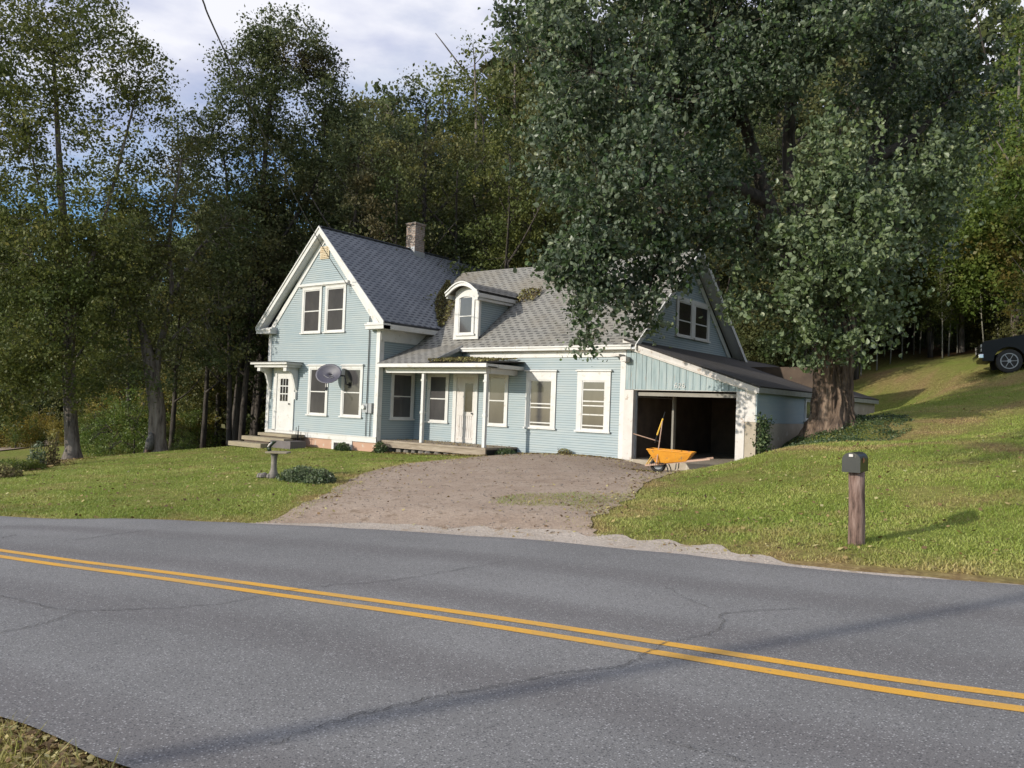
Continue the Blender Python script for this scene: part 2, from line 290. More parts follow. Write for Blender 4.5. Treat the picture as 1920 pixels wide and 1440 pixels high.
# ------------------------------------------------------------------ mesh helpers
class MB:
    def __init__(s, T=None):
        s.v = []; s.f = []; s.uv = []; s.T = T
    def add(s, verts, faces, uvs=None):
        n = len(s.v)
        if s.T: verts = [s.T(*p) for p in verts]
        s.v += [tuple(map(float, p)) for p in verts]
        for i, f in enumerate(faces):
            s.f.append([n + k for k in f])
            s.uv.append(uvs[i] if uvs else None)
    def box(s, x0, x1, y0, y1, z0, z1):
        c = [(x, y, z) for z in (z0, z1) for y in (y0, y1) for x in (x0, x1)]
        s.add(c, [(0, 2, 3, 1), (4, 5, 7, 6), (0, 1, 5, 4), (2, 6, 7, 3), (0, 4, 6, 2), (1, 3, 7, 5)])
        return s
    def prism(s, poly, a0, a1, axis='y'):
        """poly: list of 2D points; extruded from a0 to a1 along axis"""
        n = len(poly)
        def P(p, a):
            return (p[0], a, p[1]) if axis == 'y' else ((a, p[0], p[1]) if axis == 'x' else (p[0], p[1], a))
        v = [P(p, a0) for p in poly] + [P(p, a1) for p in poly]
        s.add(v, [tuple(range(n)), tuple(range(2 * n - 1, n - 1, -1))] + [(i, n + i, n + (i + 1) % n, (i + 1) % n) for i in range(n)])
        return s
    def tube(s, pts, rad, n=8, cap=True, wob=0):
        pts = [np.array(p, float) for p in pts]
        if not hasattr(rad, '__len__'): rad = [rad] * len(pts)
        vs = []; up = np.array([0.13, 0.07, 1.0])
        for i, p in enumerate(pts):
            t = pts[min(i + 1, len(pts) - 1)] - pts[max(i - 1, 0)]; t = t / (np.linalg.norm(t) + 1e-9)
            u = up if abs(t @ up) / np.linalg.norm(up) < .93 else np.array([1., .1, 0])
            a = np.cross(t, u); a /= np.linalg.norm(a); b = np.cross(t, a)
            for k in range(n):
                th = 2 * math.pi * k / n; r = rad[i] * (1 + (wob * (random.random() - .5) if wob else 0))
                vs.append(p + r * (math.cos(th) * a + math.sin(th) * b))
        fs = [(i * n + k, i * n + (k + 1) % n, (i + 1) * n + (k + 1) % n, (i + 1) * n + k) for i in range(len(pts) - 1) for k in range(n)]
        if cap: fs += [tuple(range(n - 1, -1, -1)), tuple(range((len(pts) - 1) * n, len(pts) * n))]
        s.add(vs, fs); return s
    def bar(s, p, q, w, h=None):
        """square bar from p to q"""
        p, q = np.array(p, float), np.array(q, float); h = h or w; t = q - p; t /= np.linalg.norm(t)
        u = np.array([0, 0, 1.]) if abs(t[2]) < .95 else np.array([0, 1., 0]); a = np.cross(t, u); a /= np.linalg.norm(a); b = np.cross(a, t)
        v = [e + a * w / 2 * i + b * h / 2 * j for e in (p, q) for i, j in ((-1, -1), (1, -1), (1, 1), (-1, 1))]
        s.add(v, [(3, 2, 1, 0), (4, 5, 6, 7), (0, 1, 5, 4), (1, 2, 6, 5), (2, 3, 7, 6), (3, 0, 4, 7)]); return s
    def lathe(s, prof, c=(0, 0, 0), n=20):
        v = []; 
        for r, z in prof:
            for k in range(n):
                a = 2 * math.pi * k / n; v.append((c[0] + r * math.cos(a), c[1] + r * math.sin(a), c[2] + z))
        f = [(i * n + k, i * n + (k + 1) % n, (i + 1) * n + (k + 1) % n, (i + 1) * n + k) for i in range(len(prof) - 1) for k in range(n)]
        f += [tuple(range(n - 1, -1, -1)), tuple(range((len(prof) - 1) * n, len(prof) * n))]
        s.add(v, f); return s
    def quad_slab(s, a, b, c, d, th, uvo=(0, 0)):
        """roof slab: a-b is the eave, c-d the upper edge (d above a); uv in metres"""
        a, b, c, d = [np.array(p, float) for p in (a, b, c, d)]
        n = np.cross(b - a, d - a); n /= np.linalg.norm(n)
        if n[2] < 0: n = -n
        e = (b - a) / np.linalg.norm(b - a); w = np.cross(n, e)
        if w[2] < 0: w = -w
        def uv(p): return ((p - a) @ e + uvo[0], (p - a) @ w + uvo[1])
        lo = [p - n * th for p in (a, b, c, d)]; hi = [a, b, c, d]
        s.add(hi + lo, [(0, 1, 2, 3), (7, 6, 5, 4), (0, 4, 5, 1), (1, 5, 6, 2), (2, 6, 7, 3), (3, 7, 4, 0)],
              [[uv(p) for p in hi]] + [None] * 5)
        return s
    def build(s, name, mat, parent=None, smooth=False, label=None):
        me = bpy.data.meshes.new(name); me.from_pydata(s.v, [], s.f)
        if any(u for u in s.uv):
            L = me.uv_layers.new(name='UVMap'); i = 0
            for f, u in zip(s.f, s.uv):
                for k in range(len(f)):
                    L.data[i].uv = u[k] if u else (0, 0); i += 1
        me.materials.append(mat)
        if smooth: me.polygons.foreach_set('use_smooth', [True] * len(me.polygons))
        me.update()
        o = bpy.data.objects.new(name, me); COL.objects.link(o)
        if parent: o.parent = parent
        if label: o['label'] = label
        return o
def tag(o, label=None, cat=None, group=None, kind=None):
    if label: o['label'] = label
    if cat: o['category'] = cat
    if group: o['group'] = group
    if kind: o['kind'] = kind
    return o
def thing(name, label, cat, loc=(0, 0, 0), rz=0, group=None):
    o = bpy.data.objects.new(name, None); COL.objects.link(o); o.location = loc; o.rotation_euler = (0, 0, rz); o.empty_display_size = .2
    return tag(o, label, cat, group)
def bevel(o, w=.01, seg=2):
    m = o.modifiers.new('bevel', 'BEVEL'); m.width = w; m.segments = seg; m.limit_method = 'ANGLE'; return o
def copy_tree(o, parent=None):
    c = o.copy(); COL.objects.link(c); c.parent = parent
    for ch in [x for x in bpy.data.objects if x.parent == o]: copy_tree(ch, c)
    return c
def cat_curve(P, n=8):
    P = [np.array(p, float) for p in P]; P = [2 * P[0] - P[1]] + P + [2 * P[-1] - P[-2]]; out = []
    for i in range(1, len(P) - 2):
        for k in range(n):
            t = k / n; a, b, c, d = P[i - 1:i + 3]
            out.append(.5 * (2 * b + (c - a) * t + (2 * a - 5 * b + 4 * c - d) * t * t + (3 * b - a - 3 * c + d) * t ** 3))
    out.append(P[-2]); return np.array(out)
def vnoise(x, y, seed=0):
    """smooth value noise, numpy"""
    x, y = np.asarray(x, float), np.asarray(y, float); xi, yi = np.floor(x).astype(int), np.floor(y).astype(int); fx, fy = x - xi, y - yi
    fx, fy = fx * fx * (3 - 2 * fx), fy * fy * (3 - 2 * fy)
    def h(a, b):
        v = np.sin(a * 127.1 + b * 311.7 + seed * 74.7) * 43758.5453; return v - np.floor(v)
    return (h(xi, yi) * (1 - fx) + h(xi + 1, yi) * fx) * (1 - fy) + (h(xi, yi + 1) * (1 - fx) + h(xi + 1, yi + 1) * fx) * fy
def inside(poly, x, y):
    poly = np.array(poly); r = np.zeros(len(x), bool); j = len(poly) - 1
    for i in range(len(poly)):
        xi, yi = poly[i][:2]; xj, yj = poly[j][:2]
        c = ((yi > y) != (yj > y)) & (x < (xj - xi) * (y - yi) / (yj - yi + 1e-12) + xi); r ^= c; j = i
    return r
def soup(name, verts, nv, mat, parent=None, tint=None, extra=None):
    """mesh of many separate faces with nv corners each; verts (n*nv,3)"""
    n = len(verts) // nv; me = bpy.data.meshes.new(name)
    me.vertices.add(len(verts)); me.vertices.foreach_set('co', np.ascontiguousarray(verts, dtype=np.float32).ravel())
    me.loops.add(n * nv); me.loops.foreach_set('vertex_index', np.arange(n * nv, dtype=np.int32))
    me.polygons.add(n); me.polygons.foreach_set('loop_start', np.arange(0, n * nv, nv, dtype=np.int32))
    try: me.polygons.foreach_set('loop_total', np.full(n, nv, dtype=np.int32))
    except Exception: pass
    me.update(calc_edges=True)
    for k, a in (('tint', tint), *((extra or {}).items())):
        if a is not None:
            A = me.attributes.new(k, 'FLOAT', 'FACE'); A.data.foreach_set('value', np.ascontiguousarray(a, dtype=np.float32))
    me.materials.append(mat)
    o = bpy.data.objects.new(name, me); COL.objects.link(o)
    if parent: o.parent = parent
    return o

# ------------------------------------------------------------------ terrain
def roadz(x, y=0): return -.16 + .04 * (np.maximum(x, -12) - 8)
CP = []      # control points x, y, z
for px, py, z in ((0, 905, -.80), (0, 950, -.68), (600, 870, -.35), (400, 900, -.45), (520, 885, -.35),
                  (700, 960, -.3), (300, 950, -.5), (1604, 1017, 0.0), (1350, 950, -.05), (1250, 920, 0), (1450, 1000, -.04), (1000, 960, -.17), (850, 930, -.2)):
    d = Fv + Rv * (px - 960) / FPX - Uv * (py - 720) / FPX; t = (z - CAM[2]) / d[2]; CP.append(CAM + t * d)
for px, py, d in ((1600, 795, 28.5), (1600, 757, 33), (1600, 700, 40), (1600, 664, 45), (1880, 704, 29), (1700, 690, 36), (1700, 762, 26), (1900, 760, 22), (1900, 820, 16),
                  (1900, 900, 11.5), (1900, 1000, 9.3), (1750, 850, 15), (1555, 797, 21.2), (1450, 852, 19), (1500, 900, 14), (1800, 662, 40), (1640, 815, 20),
                  (133, 862, 29), (290, 848, 30), (455, 838, 33), (60, 876, 25),
                  (0, 862, 36), (0, 838, 48), (60, 815, 70), (230, 825, 40), (400, 820, 50)):
    CP.append(at(px, py, d))
CP += [(-8.4, -1.75, -.31), (-14.5, -1.75, -.40), (-8.4, 0, -.28), (-3.6, -.2, -.08), (-3.6, -2.2, -.12), (0, 0, -.03), (3.9, -.3, .02), (0, -3, -.02), (3.2, -3, .03), (2, -6, -.05),
       (-14, 10, .6), (-8, 12, 1.0), (0, 14, 1.6), (3.9, 6, 1.15), (3.95, 2.6, .72), (3.95, .9, .25), (3.9, 10, 1.3), (-14, 2, -.2), (-17, 0, -.6), (2, 3, .0), (-4, 4, .0),
       (11.2, -19.8, -.14), (5, -20.5, -.4), (16, -19, .1), (20, -12, .9), (22, -3, 2.2), (22, 10, 4.2), (25, 30, 9), (5, 50, 8), (-18, 45, 5), (-45, 45, 1), (-22, -2, -1.3),
       (-25, -9, -1.6), (-35, -15, -2.0), (-60, 10, -2.5), (20, 80, 20), (-30, 90, 14), (60, 20, 12), (60, -40, 2), (-60, -60, -4), (0, -60, -2), (0, -30, -.8),
       (300, 0, 20), (-300, 0, -6), (0, 300, 40), (0, -300, -6), (250, 250, 40), (-250, 250, 20), (250, -250, 5), (-250, -250, -8), (-100, 50, 0), (100, 100, 35)]
CP = np.array(CP, float)
def _k(a, b): return np.sqrt(((a[:, None, :] - b[None, :, :]) ** 2).sum(-1) + 2.0)
_A = np.block([[_k(CP[:, :2], CP[:, :2]) + 0.0 * np.eye(len(CP)), np.ones((len(CP), 1)), CP[:, :2]], [np.ones((1, len(CP))), np.zeros((1, 3))], [CP[:, :2].T, np.zeros((2, 3))]])
_w = np.linalg.solve(_A, np.concatenate([CP[:, 2], np.zeros(3)]))
FAR = cat_curve([(-300, 30), (-90, 4), (-45, -8.5), (-20, -15.2), (-8, -15.9), (-2.52, -14.93), (-.63, -13.79), (1.28, -12.9), (3.33, -12.2), (5.28, -11.72), (7.07, -11.52), (8.63, -11.52), (9.61, -11.38), (10.54, -11.08), (16, -9.6), (40, -2), (100, 20), (300, 110)], 6)
MID = cat_curve([(-300, 26.5), (-90, .5), (-45, -12), (-20, -17.6), (-8, -17.6), (1.31, -16.30), (3.85, -15.84), (5.84, -15.50), (7.43, -15.24), (8.87, -15.07), (9.72, -14.98), (10.84, -14.80), (16, -13.4), (40, -5.8), (100, 16.5), (300, 106.5)], 6)
NEAR = cat_curve([(-300, 23), (-90, -3), (-45, -15.5), (-20, -20.8), (-8, -20.7), (1.2, -19.3), (4, -18.75), (6.75, -18.2), (7.7, -18.1), (11, -17.7), (16, -16.8), (40, -9.5), (100, 13), (300, 103)], 6)
def interp_y(C, x): return np.interp(x, C[:, 0], C[:, 1])
def height(x, y):
    x = np.atleast_1d(np.asarray(x, float)); y = np.atleast_1d(np.asarray(y, float)); q = np.stack([x, y], 1); z = np.zeros(len(x))
    for i in range(0, len(x), 20000):
        k = _k(q[i:i + 20000], CP[:, :2]); z[i:i + 20000] = k @ _w[:-3] + _w[-3] + q[i:i + 20000] @ _w[-2:]
    yf, yn = interp_y(FAR, x), interp_y(NEAR, x); d = np.maximum(y - yf, yn - y)       # >0 outside the road
    rz = roadz(x) - .05; t = np.clip((d - .05) / 1.6, 0, 1); t = t * t * (3 - 2 * t)
    z = rz * (1 - t) + z * t; ing = (x > -.4) & (x < 3.84) & (y > .12) & (y < 12)
    return np.where(ing, np.minimum(z, -.15), z)
def H(x, y): return float(height([x], [y])[0])

DRIVE_L = cat_curve([(.85, -13.0), (.9, -12.4), (-.15, -10.6), (-2.3, -7.6), (-3.3, -5.2), (-3.4, -3.2), (-3.5, -2.2), (-3.4, -.15)], 8)
DRIVE_R = cat_curve([(6.9, -11.5), (6.1, -11.1), (5.35, -10.3), (5.1, -9.4), (4.7, -8.0), (4.0, -6.0), (3.5, -3.6), (3.35, -.1)], 8)
def island(x, y):
    return np.exp(-(((x - 4.2) * .8 + (y + 8.7) * .6) ** 2 / 1.4 ** 2 + ((y + 8.7) * .8 - (x - 4.2) * .6) ** 2 / .8 ** 2))
def wob(C, amp, s):
    n = C.copy(); k = np.arange(len(C)); n[:, 0] += amp * (vnoise(k * .9, k * 0 + s) - .5); n[:, 1] += amp * .6 * (vnoise(k * .9, k * 0 + s + 5) - .5); return n
DRIVE_L = wob(DRIVE_L, .18, 1); DRIVE_R = wob(DRIVE_R, .18, 9)
DRIVE_POLY = np.concatenate([DRIVE_L, DRIVE_R[::-1]])

def seg_dist(x, y, C):
    best = np.full(len(x), 1e9)
    for i in range(len(C) - 1):
        a, b = C[i][:2], C[i + 1][:2]; ab = b - a; t = np.clip(((x - a[0]) * ab[0] + (y - a[1]) * ab[1]) / (ab @ ab + 1e-9), 0, 1)
        best = np.minimum(best, np.hypot(x - a[0] - t * ab[0], y - a[1] - t * ab[1]))
    return best
STRIP = cat_curve([at(1290, 875, 21), at(1400, 862, 19.3), at(1500, 848, 17.6), at(1600, 842, 16.6), at(1700, 832, 16.6), at(1800, 830, 16), at(1920, 850, 14), at(2050, 850, 13)], 5)
STRIP2 = cat_curve([at(1690, 815, 19), at(1800, 790, 20.5), at(1920, 775, 21.5), at(2050, 770, 22)], 5)
TRAIL = cat_curve([at(1640, 690, 37), at(1720, 695, 33), at(1780, 705, 30.5), at(1840, 715, 28.3), at(1960, 705, 27)], 5)
FIELD_TRACK = cat_curve([at(-150, 862, 38), at(0, 851, 42), at(45, 842, 46), at(80, 834, 52), at(140, 828, 60)], 6)
def dryness(x, y):
    d = seg_dist(x, y, FAR); a = np.clip(1.15 - d / 1.1, 0, 1) * .9 * (x > 5.2) + np.clip(1 - d / .5, 0, 1) * .5 * (x <= 5.2)
    a = np.maximum(a, np.clip(1.2 - seg_dist(x, y, STRIP) / .38, 0, 1) * .85)
    a = np.maximum(a, np.clip(1.1 - seg_dist(x, y, STRIP2) / 1.2, 0, 1) * .6)
    a = np.maximum(a, np.clip(1.1 - seg_dist(x, y, TRAIL) / 1.6, 0, 1) * .8)
    dd = seg_dist(x, y, DRIVE_POLY); a = np.maximum(a, np.clip(1 - dd / .8, 0, 1) * .6)
    a = np.where(island(x, y) > .3, np.minimum(a, .35), a)
    n = vnoise(x * 1.1, y * 1.1, 3) * .5 + vnoise(x * 3.3, y * 3.3, 4) * .5
    a = a * (.55 + .9 * n) + np.clip((n - .45) * 1.9, 0, 1) * .75
    near = (y < interp_y(NEAR, x) + .3); a = np.where(near, np.maximum(a, .35 + .5 * n), a)
    return np.clip(a, 0, 1)
TREE_LINE = cat_curve([at(-120, 905, 21), at(0, 890, 22.5), at(60, 875, 25), at(133, 862, 29), at(290, 849, 30), at(420, 840, 32)], 4)
EDGE = cat_curve([at(1440, 680, 40), at(1560, 672, 42), at(1600, 668, 42), at(1700, 664, 41), at(1800, 662, 38), at(1900, 655, 36), at(2100, 640, 34)], 4)
def woodness(x, y):
    w = np.clip(1.1 - seg_dist(x, y, TREE_LINE) / np.where(x < -6, 1.0, .55), 0, 1)
    ye = np.interp(x, np.sort(EDGE[:, 0]), EDGE[np.argsort(EDGE[:, 0]), 1])
    w = np.maximum(w, np.clip((y - ye + 1.2) / 2.0, 0, 1) * (x > -3))
    w = np.maximum(w, ((y > 9.5) & (x <= 0) & (x > -24 - .4 * (y - 9.5))) * 1.0); w = np.maximum(w, ((y > -1.5) & (x < -15.2) & (x > -26)) * .8)
    return np.clip(w, 0, 1)
def axis(lo, a, b, hi, fine, grow=1.22):
    xs = list(np.arange(a, b + 1e-6, fine)); s = fine; p = b
    while p < hi: s *= grow; p += s; xs.append(p)
    s = fine; p = a; left = []
    while p > lo: s *= grow; p -= s; left.append(p)
    return np.array(left[::-1] + xs)
gx, gy = axis(-400, -16, 14, 400, .22), axis(-400, -20.5, 10, 400, .22)
X, Y = np.meshgrid(gx, gy); Z = height(X.ravel(), Y.ravel())
Z += .03 * (vnoise(X.ravel() * 1.3, Y.ravel() * 1.3, 1) - .5) * (np.maximum(Y.ravel() - interp_y(FAR, X.ravel()), 0) > .5) * (seg_dist(X.ravel(), Y.ravel(), DRIVE_POLY) > .6) - .05 * (inside(DRIVE_POLY, X.ravel(), Y.ravel()) & (seg_dist(X.ravel(), Y.ravel(), DRIVE_POLY) > .3))
nx, ny = len(gx), len(gy); idx = np.arange(nx * ny).reshape(ny, nx)
me = bpy.data.meshes.new('ground'); me.vertices.add(nx * ny); me.vertices.foreach_set('co', np.stack([X.ravel(), Y.ravel(), Z], 1).astype(np.float32).ravel())
F4 = np.stack([idx[:-1, :-1], idx[:-1, 1:], idx[1:, 1:], idx[1:, :-1]], -1).reshape(-1, 4); nf = len(F4)
me.loops.add(nf * 4); me.loops.foreach_set('vertex_index', F4.astype(np.int32).ravel()); me.polygons.add(nf); me.polygons.foreach_set('loop_start', np.arange(0, nf * 4, 4, dtype=np.int32)); me.update(calc_edges=True)
me.polygons.foreach_set('use_smooth', np.ones(nf, bool))
for nme, fn in (('dry', dryness), ('wood', woodness)):
    A = me.attributes.new(nme, 'FLOAT', 'POINT'); A.data.foreach_set('value', fn(X.ravel(), Y.ravel()).astype(np.float32))
me.materials.append(M['ground']); ground = bpy.data.objects.new('ground', me); COL.objects.link(ground); tag(ground, kind='structure')
ground['label'] = 'grassy ground rising from the road to the wooded hill'

def loft(name, A, B, n, mat, dz, zfun, label, crown=0):
    mb = []; uvs = []
    for i in range(len(A)):
        for k in range(n + 1):
            t = k / n; p = A[i] * (1 - t) + B[i] * t; mb.append(p[:2]); uvs.append((i * .5, t))
    P = np.array(mb); z = zfun(P[:, 0], P[:, 1]) + dz
    m = MB(); W_ = n + 1
    fs = [(i * W_ + k, i * W_ + k + 1, (i + 1) * W_ + k + 1, (i + 1) * W_ + k) for i in range(len(A) - 1) for k in range(n)]
    m.add([(P[i, 0], P[i, 1], z[i]) for i in range(len(P))], fs, [[uvs[j] for j in f] for f in fs])
    o = m.build(name, mat, smooth=True); tag(o, label, kind='structure'); return o
xs = np.concatenate([np.linspace(-290, -30, 40), np.linspace(-29, 20, 160), np.linspace(21, 290, 60)])
FE = np.stack([xs, interp_y(FAR, xs) + .10 * (vnoise(xs * 2.2, xs * 0, 2) - .5)], 1); NE = np.stack([xs, interp_y(NEAR, xs) + .12 * (vnoise(xs * 2.2, xs * 0, 8) - .5)], 1)
road = loft('road', FE, NE, 12, M['asphalt'], 0.0, roadz, 'worn grey asphalt road crossing in front of the house')
def strip(C, off, w, dz):
    t = np.gradient(C, axis=0); t /= np.linalg.norm(t, axis=1)[:, None]; nrm = np.stack([-t[:, 1], t[:, 0]], 1)
    a, b = C + nrm * (off - w / 2), C + nrm * (off + w / 2); m = MB(); k = len(C)
    m.add([(*p, roadz(p[0]) + dz) for p in a] + [(*p, roadz(p[0]) + dz) for p in b], [(i, i + 1, k + i + 1, k + i) for i in range(k - 1)]); return m
xm = xs[(xs > -120) & (xs < 120)]; MC = np.stack([xm, interp_y(MID, xm)], 1)
kk = np.hanning(7); kk /= kk.sum(); MC[3:-3, 1] = np.convolve(MC[:, 1], kk, 'valid')
strip(MC, -.115, .105, .004).build('yellow_line', M['line'], road); strip(MC, .115, .105, .004).build('yellow_line', M['line'], road)
def crack(pix, w, seed):
    random.seed(seed); P = []
    for px, py in pix:
        d = Fv + Rv * (px - 960) / FPX - Uv * (py - 720) / FPX; t = (-.16 + .04 * (CAM[0] - 8) - CAM[2]) / (d[2] - .04 * d[0]); P.append((CAM + t * d)[:2])
    C = cat_curve(P, 14); C += np.array([[random.gauss(0, .014), random.gauss(0, .014)] for _ in C])
    t = np.gradient(C, axis=0); t /= np.linalg.norm(t, axis=1)[:, None] + 1e-9; nr = np.stack([-t[:, 1], t[:, 0]], 1)
    ww = np.array([w * random.uniform(.2, .9) for _ in C])[:, None]; a, b = C - nr * ww / 2, C + nr * ww / 2; m = MB(); k = len(C)
    m.add([(*p, roadz(p[0]) + .008) for p in a] + [(*p, roadz(p[0]) + .008) for p in b], [(i, i + 1, k + i + 1, k + i) for i in range(k - 1)])
    m.build('crack', M['crack'], road)
crack([(0, 1117), (60, 1132), (140, 1145), (270, 1142), (400, 1134), (520, 1112), (600, 1100), (740, 1088), (860, 1068), (960, 1052)], .013, 1)
crack([(150, 1146), (90, 1168), (0, 1188)], .012, 2)
crack([(500, 1400), (600, 1365), (720, 1328), (860, 1300), (960, 1282), (1060, 1262), (1160, 1250), (1215, 1224), (1250, 1207), (1330, 1188), (1358, 1170), (1352, 1152), (1420, 1146), (1500, 1142)], .012, 3)
crack([(1250, 1100), (1290, 1125), (1330, 1140)], .008, 5); crack([(0, 1010), (30, 1003)], .02, 6); crack([(140, 1013), (250, 998), (330, 990)], .02, 7)
crack([(1230, 1385), (1400, 1430)], .01, 9)

drive = loft('driveway', DRIVE_L, DRIVE_R, 34, M['drive'], .018, height, 'packed brown gravel driveway opening onto the road')
# cut the grassy island and shoulder out by laying gravel shoulder along the pavement edge
xr = np.linspace(.6, 10.8, 90); wsh = np.interp(xr, [.6, 2, 5, 7.2, 8.6, 10.8], [.12, .45, .75, .62, .30, .10])
SA = np.stack([xr, interp_y(FAR, xr) - .06], 1); SB = np.stack([xr + .1, interp_y(FAR, xr) + wsh * (.7 + .6 * vnoise(xr * 3, xr * 0, 4))], 1)
loft('gravel_shoulder', SA, SB, 8, M['shoulder'], .026, height, 'pale gravel strip along the far edge of the road')
tk = FIELD_TRACK; tg = np.gradient(tk[:, :2], axis=0); tg /= np.linalg.norm(tg, axis=1)[:, None]; tn = np.stack([-tg[:, 1], tg[:, 0]], 1)
loft('field_track', tk[:, :2] - tn * 1.6, tk[:, :2] + tn * 1.6, 6, M['drive'], .05, height, 'sandy track crossing the field at the far left')

# ------------------------------------------------------------------ house
XL, XR, D, ZB, ZE, XM = -14.47, -8.37, -1.75, .02, 3.95, -11.42
HM, HY, YB, ZMR, YR = 3.25, 7.94, 8.2, 6.70, 3.97
house = thing('farmhouse', 'pale blue clapboard farmhouse with white trim, grey shingle roofs and attached open garage', 'house', (-6, 0, 0))
HL = Vector((-6, 0, 0))
def hp(mb, name, mat, parent=None, **k):        # world-coordinate mesh parented under the house Empty
    o = mb.build(name, mat, parent or house, **k)
    if parent is None: o.location = -HL
    return o
def FR(y0):   # plane facing -Y at y0: (s, out, z)
    return lambda s, o, z: (s, y0 - o, z)
def SD(x0):   # plane facing +X at x0
    return lambda s, o, z: (x0 + o, s, z)
def SDL(x0):
    return lambda s, o, z: (x0 - o, s, z)
def siding(mb, poly, pitch=.073, z0=None):
    """clapboards over a convex polygon (s, z)"""
    P = [tuple(p) for p in poly]; zs = [p[1] for p in P]; z = min(zs) if z0 is None else z0
    def span(zz):
        xs_ = []
        for i in range(len(P)):
            (a, b), (c, d) = P[i], P[(i + 1) % len(P)]
            if (b - zz) * (d - zz) <= 0 and b != d: xs_.append(a + (c - a) * (zz - b) / (d - b))
        return (min(xs_), max(xs_)) if xs_ else None
    while z < max(zs) - .004:
        zt = min(z + pitch, max(zs) - 1e-4); lo, hi = span(z + 1e-5), span(zt - 1e-5)
        if lo and hi:
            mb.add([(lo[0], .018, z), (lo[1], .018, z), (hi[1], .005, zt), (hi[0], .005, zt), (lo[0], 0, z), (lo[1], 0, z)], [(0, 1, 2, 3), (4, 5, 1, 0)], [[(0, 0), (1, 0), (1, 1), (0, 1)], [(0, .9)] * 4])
        z += pitch
def window(T, l, r, b, t, parent=None, bars=(.5,), glass='glass', crown=True, cas=.105, head=None, label=None, name='window', extra=()):
    m = MB(T); h = head or cas
    m.box(l, l + cas, 0, .05, b + .05, t - h); m.box(r - cas, r, 0, .05, b + .05, t - h); m.box(l, r, 0, .055, t - h, t)
    if crown: m.box(l - .05, r + .05, .0, .11, t, t + .035); m.box(l - .025, r + .025, 0, .07, t + .035, t + .05)
    w = hp(m, name, M['white'], parent, label=label)
    s = MB(T); L, Rr, B, Tt = l + cas, r - cas, b + .05, t - h; q = .038
    s.box(L, L + q, 0.004, .034, B, Tt); s.box(Rr - q, Rr, .004, .034, B, Tt); s.box(L + q, Rr - q, .004, .034, B, B + .06); s.box(L + q, Rr - q, .004, .034, Tt - q, Tt)
    for k in bars: zz = B + (Tt - B) * k; s.box(L + q, Rr - q, .004, .040, zz - .018, zz + .018)
    sh = s.build('sash', M['white'], w)
    g = MB(T).box(L + .02, Rr - .02, .0, .024, B + .02, Tt - .02).build('pane', M[glass], w)
    si = MB(T).box(l - .04, r + .04, 0, .09, b, b + .05).build('sill', M['white'], w)
    return w
# --- left wing
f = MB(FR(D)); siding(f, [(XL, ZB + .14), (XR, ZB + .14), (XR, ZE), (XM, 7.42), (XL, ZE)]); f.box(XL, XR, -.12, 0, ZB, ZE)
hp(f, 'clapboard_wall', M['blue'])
f = MB(FR(D)); f.prism([(XL, ZE), (XR, ZE), (XM, 7.38)], .0, -.12); hp(f, 'gable_backing', M['blue'])
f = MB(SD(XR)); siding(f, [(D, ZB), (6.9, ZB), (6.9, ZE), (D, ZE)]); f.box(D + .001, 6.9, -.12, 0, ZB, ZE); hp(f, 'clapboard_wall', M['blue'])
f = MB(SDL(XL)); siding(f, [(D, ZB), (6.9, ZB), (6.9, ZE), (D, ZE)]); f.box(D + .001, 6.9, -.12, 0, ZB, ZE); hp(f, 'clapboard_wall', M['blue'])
f = MB(); f.box(XL, XR, 6.8, 6.9, ZB, ZE); f.prism([(XL, ZE), (XR, ZE), (XM, 7.38)], 6.8, 6.9); hp(f, 'rear_wall', M['blue'])
# roof slabs of the wing
OX, ze_, OY = .46, 4.03, .28
sl = (7.53 - ze_) / ((XR - XL) / 2 + OX)
f = MB(); f.quad_slab((XR + OX, D - OY, ze_), (XR + OX, 7.1, ze_), (XM, 7.1, 7.53), (XM, D - OY, 7.53), .10); hp(f, 'roof', M['shingle_dark'])
f = MB(); f.quad_slab((XL - OX, D - OY, ze_), (XL - OX, 7.1, ze_), (XM, 7.1, 7.53), (XM, D - OY, 7.53), .10); hp(f, 'roof', M['shingle_dark'])
f = MB(); f.bar((XM, D - OY, 7.545), (XM, 7.1, 7.545), .16, .03); hp(f, 'ridge_cap', M['shingle_dark'])
# rake boards (outer fascia), soffit and frieze against the wall
f = MB()
for sgn in (-1, 1):
    ex = XM + sgn * ((XR - XL) / 2 + OX); y = D - OY
    nx_, nz_ = -sgn * 0 + sgn * sl / math.hypot(1, sl), 1 / math.hypot(1, sl)
    def off(px, pz, d): return (px - nx_ * d * 1, pz - nz_ * d)
    a, b = (ex, ze_ - .0), (XM, 7.53)
    # outer rake board with a small crown moulding
    f.prism([a, b, (XM, 7.53 - .24), (ex - sgn * .0, ze_ - .24)], y - .035, y - .003)
    f.prism([(ex + sgn * .02, ze_ + .005), (XM, 7.56), (XM, 7.49), (ex + sgn * .02, ze_ - .07)], y - .07, y - .036)
hp(f, 'rake_board', M['white'])
f = MB()
for sgn in (-1, 1):
    ex = XM + sgn * ((XR - XL) / 2 + OX)
    f.prism([(ex - sgn * .08, ze_ - .12), (XM, 7.53 - .24), (XM, 7.53 - .27), (ex - sgn * .08, ze_ - .15)], D - OY, D)
hp(f, 'soffit', M['soffit'])
f = MB()
for sgn in (-1, 1):
    wx = XM + sgn * ((XR - XL) / 2); k = sl
    f.prism([(wx, ZE + .02), (XM, 7.53 - .26), (XM, 7.53 - .26 - .26), (wx, ZE - .24)], D - .045, D - .001)
hp(f, 'frieze_board', M['white'])
